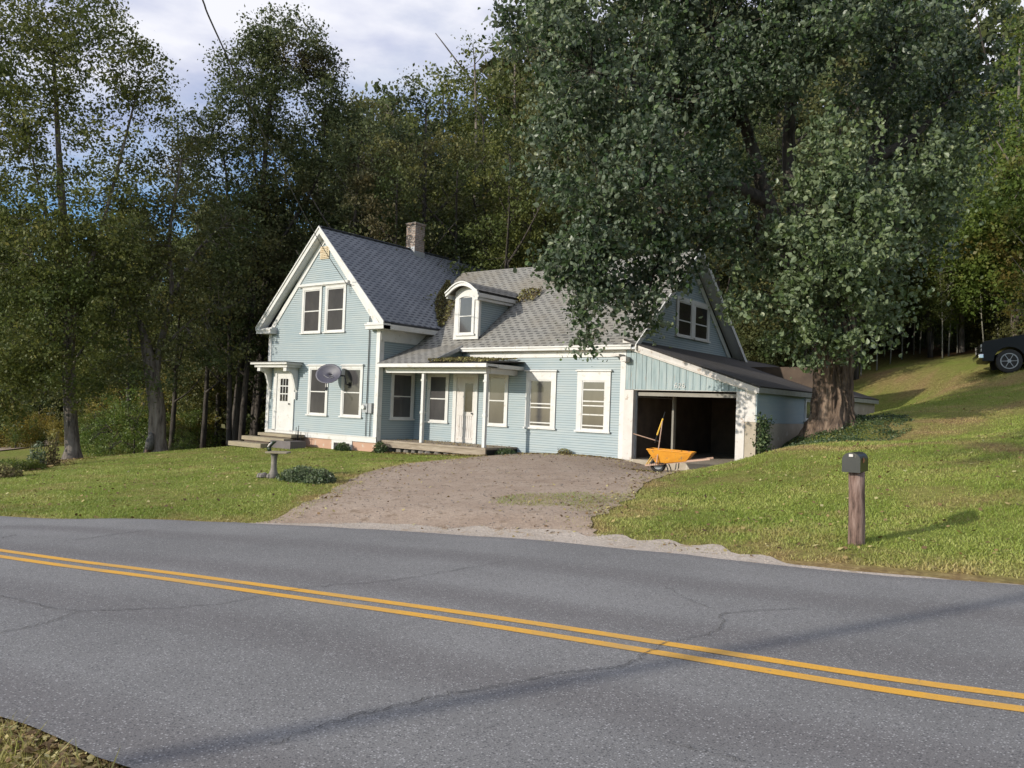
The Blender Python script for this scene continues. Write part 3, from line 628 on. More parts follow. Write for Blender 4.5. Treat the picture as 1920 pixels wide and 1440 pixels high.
# cornice returns, eave boxes and side frieze
f = MB()
for x0, x1 in ((XL - OX, XL + .42), (XR - .42, XR + OX)):
    f = MB()
    f.box(x0, x1, D - OY - .03, D, ze_ - .24, ze_ - .12); f.box(x0 - .02, x1 + .02, D - OY - .06, D, ze_ - .12, ze_ - .06)
    f.prism([(x0 - .0, ze_ - .06), (x1, ze_ - .06), ((x1 if x0 < XM else x0), ze_ + .0)], D - .25, D - .02); hp(f, 'cornice_return', M['white'])
f = MB(); f.box(XR, XR + OX - .03, D, 6.9, ze_ - .24, ze_ - .16); f.box(XR + OX - .03, XR + OX - .0, D - OY, 7.0, ze_ - .24, ze_ - .075); f.box(XR + .02, XR + .055, D, 6.9, ze_ - .62, ze_ - .24); hp(f, 'eave_trim', M['white']); f = MB()
f.box(XL - OX + .03, XL, D, 6.9, ze_ - .24, ze_ - .16); f.box(XL - OX, XL - OX + .03, D - OY, 7.0, ze_ - .24, ze_ - .075)
hp(f, 'eave_trim', M['white'])
f = MB(); f.box(XL - .03, XL + .14, D - .04, D - .001, ZB, ZE - .15); f.box(XL - .035, XL - .001, D, D + .14, ZB, ZE - .15); hp(f, 'corner_board', M['white']); f = MB()
f.box(XR - .14, XR + .03, D - .04, D - .001, ZB, ZE - .15); f.box(XR + .001, XR + .04, D, D + .15, ZB, ZE - .15); hp(f, 'corner_board', M['white'])
f = MB(); f.box(XL - .03, XR + .03, D - .035, D - .001, ZB - .02, ZB + .15); f.box(XL - .03, XR + .03, D - .06, D - .02, ZB + .15, ZB + .175); hp(f, 'water_table', M['white'])
f = MB(); f.box(XL + .03, -10.63, D + .02, D + .25, -1.1, ZB); f.box(-9.56, XR - .02, D + .02, D + .25, -1.0, ZB); f.box(-10.63, -9.56, D + .04, D + .25, -1, -.36); f.box(XR - .25, XR - .03, D + .25, 7, -1, ZB); f.box(XL + .03, XL + .25, D + .25, 7, -1.1, ZB); hp(f, 'foundation', M['foundation'])
w = hp(MB().box(-10.63, -10.52, D - .01, D + .04, -.40, ZB - .02).box(-9.68, -9.56, D - .01, D + .04, -.40, ZB - .02).box(-10.52, -9.68, D - .01, D + .03, -.10, ZB - .02).box(-10.63, -9.56, D - .02, D + .04, -.44, -.40), 'basement_window', M['white'])
MB().box(-10.52, -9.68, D + .03, D + .05, -.40, -.10).build('pane', M['glass'], w)
# wing windows
T = FR(D)
window(T, -12.02, -10.92, .79, 2.58); window(T, -10.20, -9.12, .79, 2.58)
window(T, -12.56, -11.46, 3.74, 5.44, crown=False); window(T, -11.26, -10.16, 3.74, 5.44, crown=False)
hp(MB(T).box(-12.80, -10.0, .02, .13, 5.47, 5.55).box(-12.75, -10.05, .02, .08, 5.44, 5.47), 'window_crown', M['white'])
# gable vent
f = MB(T); f.box(-11.65, -11.16, 0, .05, 6.42, 6.87); v_ = hp(f, 'gable_vent', M['vent']); f = MB(T)
for k in range(6): f.box(-11.58, -11.23, .05, .075, 6.47 + k * .065, 6.50 + k * .065)
f.build('louvre', M['vent'], v_)
# wing door with hood
T = FR(D)
f = MB(T); f.box(-14.05, -13.86, 0, .06, .14, 2.32); f.box(-12.98, -12.80, 0, .06, .14, 2.32); f.box(-14.05, -12.80, 0, .07, 2.32, 2.50)
dr = hp(f, 'entry_door', M['white'])
dd = MB(T).box(-13.86, -12.98, 0, .03, .17, 2.32).build('door_slab', M['white'], dr)
g = MB(T); s = MB(T)
for i in range(3):
    for j in range(3): g.box(-13.66 + i * .165, -13.53 + i * .165, .03, .036, 1.27 + j * .29, 1.52 + j * .29)
g.build('pane', M['glass_dark'], dr); MB(T).lathe([(.02, 0), (.035, .03), (.01, .06)], (0, 0, 0), 10)
k = MB(); k.tube([(-13.06, D - .03, 1.17), (-13.06, D - .09, 1.17)], [.02, .03], 10); k.build('door_knob', M['metal_dark'], dr)
f = MB(T); f.box(-14.62, -12.42, 0, .72, 2.60, 2.68); f.box(-14.5, -12.52, 0, .62, 2.50, 2.60)
hd = hp(f, 'door_hood', M['white']); MB(T).prism([(-14.66, 2.684), (-12.38, 2.684), (-12.38, 2.70), (-14.66, 2.71)], .76, 0).build('hood_roof', M['shingle_old'], hd)
for xa in (-14.28, -12.70):
    f = MB()
    f.prism([(D - .02, 2.49), (D - .50, 2.49), (D - .50, 2.36), (D - .30, 2.30), (D - .20, 2.05), (D - .12, 1.75), (D - .02, 1.62)], xa - .05, xa + .05, 'x'); f.box(xa - .09, xa + .09, D - .58, D - .42, 2.36, 2.49); f.box(xa - .04, xa + .04, D - .10, D - .02, 1.35, 1.62); f.build('hood_bracket', M['white'], hd)

# --- main wing
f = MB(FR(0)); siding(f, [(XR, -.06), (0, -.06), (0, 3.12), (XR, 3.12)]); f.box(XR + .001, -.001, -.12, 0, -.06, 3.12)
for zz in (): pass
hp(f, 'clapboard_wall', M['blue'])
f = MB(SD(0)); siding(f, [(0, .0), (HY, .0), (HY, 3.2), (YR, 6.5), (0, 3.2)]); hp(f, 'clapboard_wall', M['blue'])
f = MB(SD(0)); f.box(.001, HY, -.12, -.002, 0, 3.2); f.prism([(0, 3.2), (HY, 3.2), (YR, 6.48)], -.002, -.12) if False else None
f.add([(0, -.002, 3.2), (HY, -.002, 3.2), (YR, -.002, 6.48)], [(0, 1, 2)]); hp(f, 'gable_backing', M['blue'])
hp(MB().box(XR, 0, HY - .1, HY, -.2, 3.2), 'rear_wall', M['blue'])
# main roof with slight sag
EO, EZ = .26, 3.26; ms = (ZMR - EZ) / (YR + EO)
f = MB(); nseg = 14; xa_ = np.linspace(XR - 1.5, .42, nseg + 1)
def sag(x): return -.09 * math.sin(math.pi * min(max((x - XR) / (0.4 - XR), 0), 1)) ** 2 + .05 * min(max((x + 2.6) / 3.0, 0), 1)
for i in range(nseg):
    a, b = xa_[i], xa_[i + 1]
    xa2, xb2 = max(a, XR - 1.5), b
    f.quad_slab((a, -EO, EZ), (b, -EO, EZ), (b, YR, ZMR + sag(b)), (a, YR, ZMR + sag(a)), .07, (a, 0))
    f.quad_slab((a, YR * 2 + EO, EZ), (b, YR * 2 + EO, EZ), (b, YR, ZMR + sag(b)), (a, YR, ZMR + sag(a)), .07, (a, 0))
hp(f, 'roof', M['shingle'])
f = MB(); f.quad_slab((XR + .02, -1.88, 2.66), (-6.12, -1.88, 2.66), (-6.12, -EO + .12, EZ + .10), (XR + .02, -EO + .12, EZ + .10), .05); hp(f, 'roof_extension', M['shingle'])
f = MB(); f.prism([(-1.88, 2.655), (-EO + .1, 3.35), (-EO + .1, 3.22), (-1.88, 2.55)], -6.12, -6.07, 'x'); hp(f, 'extension_rake', M['metal_grey'])
f = MB(); f.prism([(-1.80, 2.58), (-.02, 3.28), (-.02, 2.60), (-.8, 2.58)], -6.30, -6.22, 'x'); hp(f, 'extension_cheek', M['blue'])
# eave fascia / frieze
f = MB(); f.box(-6.07, .30, -EO - .03, -EO, EZ - .13, EZ - .01); f.box(-6.07, .30, -EO, 0, EZ - .13, EZ - .09); f.box(-6.07, .32, -EO - .06, -EO - .03, EZ - .05, EZ - .0); hp(f, 'eave_trim', M['white'])
f = MB(); f.box(-6.0, .03, -.05, -.001, 2.93, EZ - .13); hp(f, 'frieze_board', M['white'])
f = MB(); f.box(-.14, .03, -.045, -.001, -.02, 2.93); hp(f, 'corner_board', M['white'])
# rakes on the garage end
f = MB()
for sg in (-1, 1):
    ye = YR + sg * (YR + EO)
    f.prism([(ye, EZ + .0), (YR, ZMR + .05), (YR, ZMR - .13), (ye, EZ - .18)], .42, .455, 'x')
hp(f, 'rake_board', M['white'])
f = MB()
for sg in (-1, 1):
    ye = YR + sg * (YR + EO)
    f.prism([(ye, EZ - .09), (YR, ZMR - .05), (YR, ZMR - .09), (ye, EZ - .13)], .02, .42, 'x')
hp(f, 'soffit', M['soffit'])
f = MB(); f.prism([(HY, 3.13), (YR, 6.50), (YR, 6.24), (HY, 2.87)], .02, .05, 'x'); f.prism([(0, 3.3), (YR, 6.50), (YR, 6.40), (0, 3.18)], .02, .035, 'x'); hp(f, 'frieze_board', M['white'])
# gable twin window
T = SD(0)
for a, b in ((3.08, 4.33), (4.33, 5.62)): window(T, a, b, 3.80, 5.10, glass='glass_dark', crown=False, cas=.15, head=.14, bars=(.45,))
# front windows of the main wing
T = FR(0)
window(T, -7.76, -6.77, .72, 2.44, crown=True); window(T, -5.12, -4.22, .72, 2.44)
window(T, -3.50, -2.37, .72, 2.50, bars=(.42, .50, .10), head=.26, cas=.15, label='sash window with its lower sash raised a little')
window(T, -1.60, -.46, .71, 2.51, bars=(.10, .32, .50, .59, .82), head=.28, cas=.17, label='sash window with several horizontal bars')
window(SD(XR), -1.20, -.10, .77, 2.46, crown=False)
# porch door
f = MB(T); f.box(-6.55, -6.40, 0, .06, .11, 2.30); f.box(-5.60, -5.47, 0, .06, .11, 2.30); f.box(-6.55, -5.47, 0, .07, 2.30, 2.42)
pd = hp(f, 'porch_door', M['white']); MB(T).box(-6.40, -5.60, 0, .03, .13, 2.30).build('door_slab', M['white_worn'], pd)
MB(T).box(-6.03, -5.70, .03, .036, 1.15, 2.10).build('pane', M['glass_dark'], pd)
f = MB(T)
for k in range(7): f.box(-6.24 + k * .085, -6.225 + k * .085, .03, .042, .30, 1.02)
f.box(-6.28, -5.66, .03, .045, .24, .30); f.box(-6.28, -5.66, .03, .045, 1.02, 1.08); f.build('door_panel', M['white_worn'], pd)
f = MB(); f.tube([(-5.68, -.03, 1.1), (-5.68, -.08, 1.1)], [.02, .03], 8); f.build('door_knob', M['metal_dark'], pd)
# porch
f = MB()
for k in range(15): f.box(XR + .03, -3.78, -1.60 + k * .107, -1.60 + k * .107 + .1, .05, .11)
fl = hp(f, 'porch_floor', M['wood_grey']); MB().box(XR + .03, -3.80, -1.57, -1.52, -.12, .05).build('floor_rim', M['wood_grey'], fl)
MB().box(-3.83, -3.79, -1.52, 0, -.12, .05).build('floor_rim', M['metal_dark'], fl)
random.seed(5)
for cx in np.arange(XR + .35, -4.0, .36):
    s = MB(); r_ = random.uniform(.11, .17); s.lathe([(r_ * .7, 0), (r_, .04), (r_ * .95, .12), (r_ * .6, .17)], (cx, -1.35 + random.uniform(-.1, .05), -.29), 8); s.build('pier_stone', M['stone'], fl)
for px_ in (-6.60, -3.98):
    f = MB(); f.box(px_ - .05, px_ + .05, -1.48, -1.38, .113, 2.36); f.box(px_ - .07, px_ + .07, -1.50, -1.36, 2.10, 2.16); f.box(px_ - .065, px_ + .065, -1.495, -1.365, 1.05, 1.12); hp(f, 'porch_post', M['white'])
f = MB(); f.box(XR + .04, -3.90, -1.55, -1.36, 2.36, 2.52); f.box(XR + .04, -3.62, -1.90, -1.82, 2.53, 2.645); f.box(XR + .04, -3.62, -1.82, -1.36, 2.53, 2.56); f.box(-4.02, -3.88, -1.36, -.01, 2.36, 2.52); f.box(-3.70, -3.62, -1.82, -.01, 2.53, 2.64); f.box(-3.9, -3.70, -1.36, -.01, 2.53, 2.56); f.box(XR + .05, -4.03, -1.36, -.02, 2.53, 2.56)
hp(f, 'porch_trim', M['white'])
f = MB(); f.quad_slab((-6.3, -1.88, 2.668), (-3.60, -1.88, 2.668), (-3.60 , -.03, 2.80), (-6.3, -.03, 2.92), .02); hp(f, 'porch_roof', M['shingle_old'])
# dormer
dl, drr, dy = -6.75, -5.66, .10; zt = 5.06
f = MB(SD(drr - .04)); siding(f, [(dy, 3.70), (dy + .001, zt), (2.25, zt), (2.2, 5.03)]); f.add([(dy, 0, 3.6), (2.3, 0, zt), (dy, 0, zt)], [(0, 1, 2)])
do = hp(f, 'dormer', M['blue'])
f = MB(SDL(dl + .04)); f.add([(dy, 0, 3.6), (2.3, 0, zt), (dy, 0, zt)], [(0, 1, 2)]); f.build('cheek_wall', M['blue'], do)
f = MB(); arch = []
cx, hw = (dl + drr) / 2, (drr - dl) / 2 + .17
def archz(u): return zt + .02 + .40 * max(0, math.cos(u * math.pi / 2)) ** .8 if abs(u) < .82 else zt + .02 + .40 * max(0, math.cos(.82 * math.pi / 2)) ** .8 - (abs(u) - .82) * .45
us = np.linspace(-1, 1, 21); top = [(cx + hw * u, archz(u)) for u in us]
# front face board (with arched head)
ff = [(dl, 3.58), (drr, 3.58)] + [(cx + hw * u, archz(u) - .10) for u in us[::-1] if abs(u) < .80]
f.prism(ff, dy - .03, dy + .03); f.build('face_board', M['white'], do)
f = MB(FR(dy - .03)); f.box(cx - .38, cx - .30, 0, .035, 3.76, 4.95); f.box(cx + .30, cx + .38, 0, .035, 3.76, 4.95); f.box(cx - .42, cx + .42, 0, .06, 3.70, 3.76)
aa = [(cx + .38 * math.cos(t), 4.93 + .16 * math.sin(t)) for t in np.linspace(0, math.pi, 12)]; ai = [(cx + .30 * math.cos(t), 4.93 + .09 * math.sin(t)) for t in np.linspace(math.pi, 0, 12)]
for i in range(11):
    f.add([(*[aa[i][0]], .04, aa[i][1]), (aa[i + 1][0], .04, aa[i + 1][1]), (ai[10 - i][0], .04, ai[10 - i][1]), (ai[11 - i][0], .04, ai[11 - i][1])], [(0, 1, 2, 3)])
dw = f.build('window', M['white'], do)
f = MB(FR(dy - .03)); f.box(cx - .30, cx - .26, 0, .02, 3.76, 4.96); f.box(cx + .26, cx + .30, 0, .02, 3.76, 4.96); f.box(cx - .26, cx + .26, 0, .03, 4.34, 4.375); f.box(cx - .26, cx + .26, 0, .02, 3.76, 3.81); f.build('sash', M['white'], do)
f = MB(FR(dy - .03)); f.box(cx - .26, cx + .26, 0, .012, 3.8, 4.98); f.build('pane', M['glass'], do)
f = MB(); n_ = len(top)
lo = [(x, z - .13) for x, z in top]
for i in range(n_ - 1):
    f.prism([top[i], top[i + 1], lo[i + 1], lo[i]], dy - .32, dy - .26)
    f.prism([(top[i][0], top[i][1] + .02), (top[i + 1][0], top[i + 1][1] + .02), (top[i + 1][0], top[i + 1][1] - .03), (top[i][0], top[i][1] - .03)], dy - .36, dy - .32)
f.build('arched_cornice', M['white'], do)
f = MB(); us_v = [0]
for i in range(n_ - 1): us_v.append(us_v[-1] + math.hypot(top[i + 1][0] - top[i][0], top[i + 1][1] - top[i][1]))
for i in range(n_ - 1):
    (x0, z0), (x1, z1) = top[i], top[i + 1]; yb0 = (z0 - EZ) / ms - EO + .35; yb1 = (z1 - EZ) / ms - EO + .35
    vs = [(x0, dy - .35, z0 + .025), (x1, dy - .35, z1 + .025), (x1, yb1, z1 + .025), (x0, yb0, z0 + .025)]
    f.add(vs, [(0, 1, 2, 3)], [[(0, us_v[i]), (0, us_v[i + 1]), (yb1, us_v[i + 1]), (yb0, us_v[i])]])
    f.add([(x0, dy - .3, z0 - .03), (x1, dy - .3, z1 - .03), (x1, yb1, z1 - .03), (x0, yb0, z0 - .03)], [(3, 2, 1, 0)])
f.build('dormer_roof', M['shingle'], do)
f = MB(); xe = cx + hw
f.box(xe - .05, xe - .005, dy - .26, 2.15, zt - .10, zt + .03); f.box(drr - .03, xe - .05, dy - .25, 2.1, zt - .20, zt - .12); f.box(drr - .035, drr, dy - .02, dy + .10, 3.68, zt - .12)
f.build('side_cornice', M['white'], do); f = MB(); f.box(cx - hw + .005, cx - hw + .05, dy - .26, 2.15, zt - .10, zt + .03); f.build('side_cornice', M['white'], do)
# chimney and vent pipe
f = MB(); cy = 2.72; n0 = 7.02
def brickbox(m, x0, x1, y0, y1, z0, z1):
    w_, d_ = x1 - x0, y1 - y0
    m.add([(x0, y0, z0), (x1, y0, z0), (x1, y1, z0), (x0, y1, z0), (x0, y0, z1), (x1, y0, z1), (x1, y1, z1), (x0, y1, z1)],
          [(0, 1, 5, 4), (1, 2, 6, 5), (2, 3, 7, 6), (3, 0, 4, 7), (4, 5, 6, 7)],
          [[(0, 0), (w_, 0), (w_, z1 - z0), (0, z1 - z0)], [(w_, 0), (w_ + d_, 0), (w_ + d_, z1 - z0), (w_, z1 - z0)], [(0, 0), (w_, 0), (w_, z1 - z0), (0, z1 - z0)], [(0, 0), (d_, 0), (d_, z1 - z0), (0, z1 - z0)], [(0, 0), (w_, 0), (w_, d_), (0, d_)]])
brickbox(f, XM - .22, XM + .28, cy - .27, cy + .27, n0, 8.52); brickbox(f, XM - .25, XM + .31, cy - .30, cy + .30, 8.52, 8.60)
ch = hp(f, 'chimney', M['brick']); f = MB(); f.box(XM + .282, XM + .30, cy - .30, cy + .30, 7.0, 7.45); f.box(XM - .22, XM + .29, cy - .29, cy - .272, 7.15, 7.62); f.build('flashing', M['metal_grey'], ch)
f = MB(); f.tube([(XM + .05, 5.35, 7.4), (XM + .05, 5.35, 7.72)], .05, 10); hp(f, 'vent_pipe', M['metal_grey'])
# --- garage lean-to
GX, GZ0, GZ1, GB = 3.87, 3.42, 2.16, 12.4
def gz(x): return GZ0 + (GZ1 - GZ0) * x / GX
f = MB()
x = .03
random.seed(3)
while x < 3.55:
    x1 = min(x + random.uniform(.13, .24), 3.56); o = random.uniform(0, .008)
    f.prism([(x + .006, 2.0), (x1 - .006, 2.0), (x1 - .006, gz(x1) - .22), (x + .006, gz(x) - .22)], -.035 - o, 0.0); x = x1
hp(f, 'board_siding', M['boards'])
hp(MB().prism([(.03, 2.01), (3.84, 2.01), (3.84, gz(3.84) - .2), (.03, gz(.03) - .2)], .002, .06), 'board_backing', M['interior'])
f = MB(); f.box(.0, .30, -.05, .10, .0, 1.99); f.box(3.33, 3.56, -.05, .10, .0, 2.0); f.box(3.565, 3.84, -.04, .10, 1.22, 2.17); f.box(.31, 3.33, -.03, .09, 1.985, 2.01); hp(f, 'door_jamb', M['white_worn'])
hp(MB().box(.302, .34, .10, .16, .0, 1.98), 'door_stop', M['metal_grey'])
f = MB(); f.prism([(-.02, gz(-.02) + .0), (3.97, gz(3.97)), (3.97, gz(3.97) - .17), (-.02, gz(-.02) - .20)], -.19, -.15); f.prism([(-.02, gz(-.02) - .2), (3.9, gz(3.9) - .17), (3.9, gz(3.9) - .21), (-.02, gz(-.02) - .24)], -.15, -.035); hp(f, 'rake_board', M['white_worn'])
f = MB(); f.quad_slab((GX + .12, -.2, gz(GX + .12) + .02), (GX + .12, GB, gz(GX + .12) + .02), (.02, GB, GZ0 + .02), (.02, -.2, GZ0 + .02), .05); f.quad_slab((.0, 8.4, 3.46), (.0, GB, 3.46), (-1.5, GB, 3.6), (-1.5, 8.4, 3.6), .05) ; hp(f, 'garage_roof', M['shingle_old'])
hp(MB().box(GX + .07, GX + .11, -.15, GB, gz(GX) - .19, gz(GX) - .055), 'garage_fascia', M['metal_grey'])
f = MB(); f.box(3.72, 3.84, .1, 9.0, 1.19, 2.12); f.box(3.845, 3.875, -.04, .12, 1.22, 2.14); hp(f, 'garage_side_wall', M['blue'])
f = MB(); f.box(3.565, 3.86, -.03, .12, -.3, 1.215); f.box(3.66, 3.86, .12, GB - .1, -.4, 1.185); f.box(3.70, 3.86, 9.0, GB - .1, 1.185, 2.1); hp(f, 'garage_foundation', M['concrete'])
for yy in (3.9, 4.6): window(SD(3.84), yy, yy + .65, 1.25, 1.95, crown=False, cas=.07, bars=())
f = MB(); f.box(-.14, -.125, .1, 7.5, 0, 3.2) if False else None
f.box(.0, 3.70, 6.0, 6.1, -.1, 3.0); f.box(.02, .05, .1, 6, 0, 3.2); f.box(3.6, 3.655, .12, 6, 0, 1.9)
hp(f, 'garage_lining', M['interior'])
hp(MB().box(.0, 3.62, -.04, 6.0, -.2, .03), 'garage_slab', M['concrete'])
f = MB(); f.box(.9, .96, 1.2, 1.35, 0, 1.9); hp(f, 'garage_post', M['ply']); f = MB(); f.box(2.72, 3.25, 2.4, 2.45, .12, 1.62); hp(f, 'garage_partition', M['ply'])
f = MB(); f.box(.36, 3.33, .12, .17, 1.83, 1.93); f.box(.36, 3.33, .17, 2.3, 1.90, 1.935); gd = hp(f, 'garage_door', M['ply'], label='raised overhead garage door seen as a pale edge')
f = MB(); f.tube([(.34, .2, 1.80), (.34, 2.4, 1.80)], .015, 6); f.build('door_track', M['metal_grey'], gd); f = MB(); f.tube([(3.30, .2, 1.80), (3.30, 2.4, 1.80)], .015, 6); f.build('door_track', M['metal_grey'], gd)
# house number 626
def digits(txt, x, z, h, y, parent):
    w_ = h * .55; t = h * .16
    segs = {'6': 'afgedc', '2': 'abged'}
    for ch_ in txt:
        m = MB(); L = {'a': ((0, h), (w_, h)), 'b': ((w_, h), (w_, h / 2)), 'c': ((w_, h / 2), (w_, 0)), 'd': ((0, 0), (w_, 0)), 'e': ((0, h / 2), (0, 0)), 'f': ((0, h), (0, h / 2)), 'g': ((0, h / 2), (w_, h / 2))}
        if ch_ == '6': pts = [(w_ * .85, h * .95), (w_ * .4, h), (w_ * .05, h * .62), (0, h * .25), (w_ * .3, 0), (w_ * .8, .04 * h), (w_, h * .28), (w_ * .75, h * .5), (w_ * .3, h * .5), (w_ * .05, h * .35)]
        else: pts = [(0, h * .78), (w_ * .25, h * .97), (w_ * .7, h * .97), (w_ * .95, h * .75), (w_ * .8, h * .5), (0, 0), (w_, 0)]
        if ch_ == '6': pts = cat_curve(pts, 3)
        for i in range(len(pts) - 1): m.bar((x + pts[i][0], y, z + pts[i][1]), (x + pts[i + 1][0], y, z + pts[i + 1][1]), t, .012)
        hp(m, 'house_number', M['white'], label='white house number digit ' + ch_); x += w_ + t * 2.2
digits('626', 1.58, 2.07, .125, -.052, house)
f = MB(); f.box(-.02, .16, -.30, -.06, 2.78, 2.92); f.box(-.30, -.02, -.38, -.06, 2.93, 2.99); hp(f, 'cornice_stub', M['white_worn'])

# ------------------------------------------------------------------ leaf scatter
def frames(n, up_bias=.35, r=rng):
    nr = r.normal(size=(n, 3)); nr[:, 2] = nr[:, 2] * (.35 if up_bias > 1 else .8) + up_bias; nr /= np.linalg.norm(nr, axis=1)[:, None]
    fl = r.random(n) < .12; nr[fl] *= -1
    a = r.normal(size=(n, 3)); a -= (a * nr).sum(1)[:, None] * nr; a /= np.linalg.norm(a, axis=1)[:, None]; b = np.cross(nr, a)
    return nr, a, b
def leaf_quads(P, size, up_bias=.35, folded=False, r=rng, ar=.62):
    n = len(P); nr, a, b = frames(n, up_bias, r); s = size * (.45 + 1.0 * r.random(n) ** 1.3)[:, None]
    tip, base = P + a * s * .5, P - a * s * .5
    if not folded:
        l, rr = P + b * s * ar * .5 - a * s * .06, P - b * s * ar * .5 - a * s * .06
        return np.stack([base, rr, tip, l], 1).reshape(-1, 3), 1
    drop = nr * s * .14
    l, rr = P + b * s * ar * .55 + drop, P - b * s * ar * .55 + drop
    l2, r2 = P + b * s * .30 + a * s * .30 + drop * .4, P - b * s * .30 + a * s * .30 + drop * .4
    q1 = np.stack([base, P + a * s * .12, l2, l], 1); q1 = np.stack([base, tip, l2, l], 1); q2 = np.stack([base, rr, r2, tip], 1)
    return np.stack([q1, q2], 1).reshape(-1, 3), 2
KM = 1.35; NM = 2.7
def crown_points(lobes, per_m2=26, r=rng, clump=.55, shoots=0, km=1, tight=.5):
    """lobes: (centre, (rx, ry, rz), density)"""
    P = []; C = []; T_ = []
    for c, rad, dens in lobes:
        rad = np.array(rad); area = 4 * math.pi * (rad.mean() ** 2); K = max(4, int(area * .9 * dens / clump ** 2 * .33 * KM * km))
        u = r.normal(size=(K, 3)); u /= np.linalg.norm(u, axis=1)[:, None]; rr = (.35 + .65 * r.random(K) ** .55)[:, None]
        cen = np.array(c) + u * rad * rr; nper = int(per_m2 * clump ** 2 * 4 * NM)
        for k in range(K):
            cr_ = clump * r.uniform(.55, 1.25); m_ = int(nper * r.uniform(.6, 1.3)); g = r.normal(size=(m_, 3)) * cr_ * tight; g[:, 2] *= .7
            g[:, 2] -= .12 * np.hypot(g[:, 0], g[:, 1])
            P.append(cen[k] + g); T_.append(np.full(m_, r.random()))
        C += list(cen)
        if shoots:
            for k in range(int(shoots * area)):
                u = r.normal(size=3); u[2] = abs(u[2]) + .2; u /= np.linalg.norm(u); o = np.array(c) + u * rad * .9; L = r.uniform(.5, 1.3); m_ = int(26 * L); t = r.random(m_)
                dirv = np.array([u[0] * .35, u[1] * .35, 1.0]); g = o + dirv * (t * L)[:, None] + r.normal(size=(m_, 3)) * (.16 * (1.05 - t))[:, None]; P.append(g); T_.append(np.full(m_, .9))
    P = np.concatenate(P); T_ = np.concatenate(T_); return P, T_, np.array(C)
def trunk_mesh(base, pts, radii, limbs, n=10, flare=0, wob=.12):
    m = MB(); m.tube(pts, radii, n=n, wob=wob)
    for L, r0 in limbs:
        C = cat_curve(L, 4); m.tube(C, list(np.linspace(r0, r0 * .22, len(C))), n=7, wob=.1)
    return m
def make_tree(name, label, base, lobes, trunk, radii, limbs, leafmat, barkmat, size, per_m2, clump=.55, folded=False, up=.35, shoots=0, group=None, seed=1, twigs=60, cat='tree', tn=10):
    r = np.random.default_rng(seed); base = np.array(base, float)
    root = thing(name, label, cat, tuple(base), 0, group)
    P, T_, C = crown_points([((np.array(c) - base), rad, d) for c, rad, d in lobes], per_m2, r, clump, shoots, 1.0 if tn > 20 else 1, .44 if tn > 20 else .5)
    C0 = C; V, k = leaf_quads(P, size, up, folded, r); tint = np.clip(.55 * T_ + .55 * r.random(len(P)) - .05, 0, 1); tint = np.repeat(tint, k)
    print('LEAVES', name, len(P)); cr_ = soup('crown', V, 4, leafmat, root, tint)
    m = trunk_mesh(base, [np.array(p) - base for p in trunk], radii, [([np.array(q) - base for q in L], r0) for L, r0 in limbs], n=tn)
    ends = [cat_curve([np.array(q) - base for q in L], 6)[4:] for L, _ in limbs] + [cat_curve([np.array(q) - base for q in trunk], 4)[-8:]]; ends = np.concatenate(ends)
    sel = r.choice(len(C), min(twigs, len(C)), replace=False)
    for i in sel:
        dd_ = np.sqrt(((ends - C[i]) ** 2).sum(1)); e = ends[np.argmin(dd_)]
        if dd_.min() > 2.2: continue
        mid = (e + C[i]) / 2 + r.normal(size=3) * .15; m.tube([e, mid, C[i]], [.022, .014, .006], n=4, cap=False)
    if tn > 20:
        m = MB(); C = cat_curve([np.array(p) - base for p in trunk], 14); q = np.interp(np.linspace(0, 1, len(C)), np.linspace(0, 1, len(radii)), radii); n_ = 150; vs = []
        for i, c in enumerate(C):
            th = np.arange(n_) * 2 * math.pi / n_; zz = c[2]; wv = th + .10 * np.sin(zz * 2.3 + th * 3) + .06 * np.sin(zz * 5.1 + th * 7)
            a_n = vnoise((wv * 8.5) % 53.4, th * 0 + zz * 1.4, 31); rid = np.abs(2 * a_n - 1); b_n = vnoise(wv * 17 % 106.8, th * 0 + zz * 3.1, 32)
            rr = q[i] * (1 + .05 * np.sin(3 * th + 1) + .04 * np.sin(5 * th)) * (1 + (.16 * np.clip(q[i] - .5, 0, 1)) * np.sin(7 * th + 2)) + .12 * (rid - .5) + .045 * (b_n - .5)
            vs += [(c[0] + r2 * math.cos(t2), c[1] + r2 * math.sin(t2), zz) for r2, t2 in zip(rr, th)]
        m.add(vs, [(i * n_ + k, i * n_ + (k + 1) % n_, (i + 1) * n_ + (k + 1) % n_, (i + 1) * n_ + k) for i in range(len(C) - 1) for k in range(n_)])
        tk0 = m.build('trunk', barkmat, root, smooth=True); m = MB(); barkmat = M['bark_dark']; tname = 'limbs'
        for L, r0 in limbs:
            Cl = cat_curve([np.array(z_) - base for z_ in L], 4); m.tube(Cl, list(np.linspace(r0, r0 * .22, len(Cl))), n=8, wob=.12)
        for i in sel:
            dd_ = np.sqrt(((ends - C0[i]) ** 2).sum(1)); e = ends[np.argmin(dd_)]
            if dd_.min() > 2.2: continue
            m.tube([e, (e + C0[i]) / 2 + r.normal(size=3) * .12, C0[i]], [.02, .013, .005], n=4, cap=False)
    t = m.build('limbs' if tn > 20 else 'trunk', barkmat, root, smooth=True)
    return root

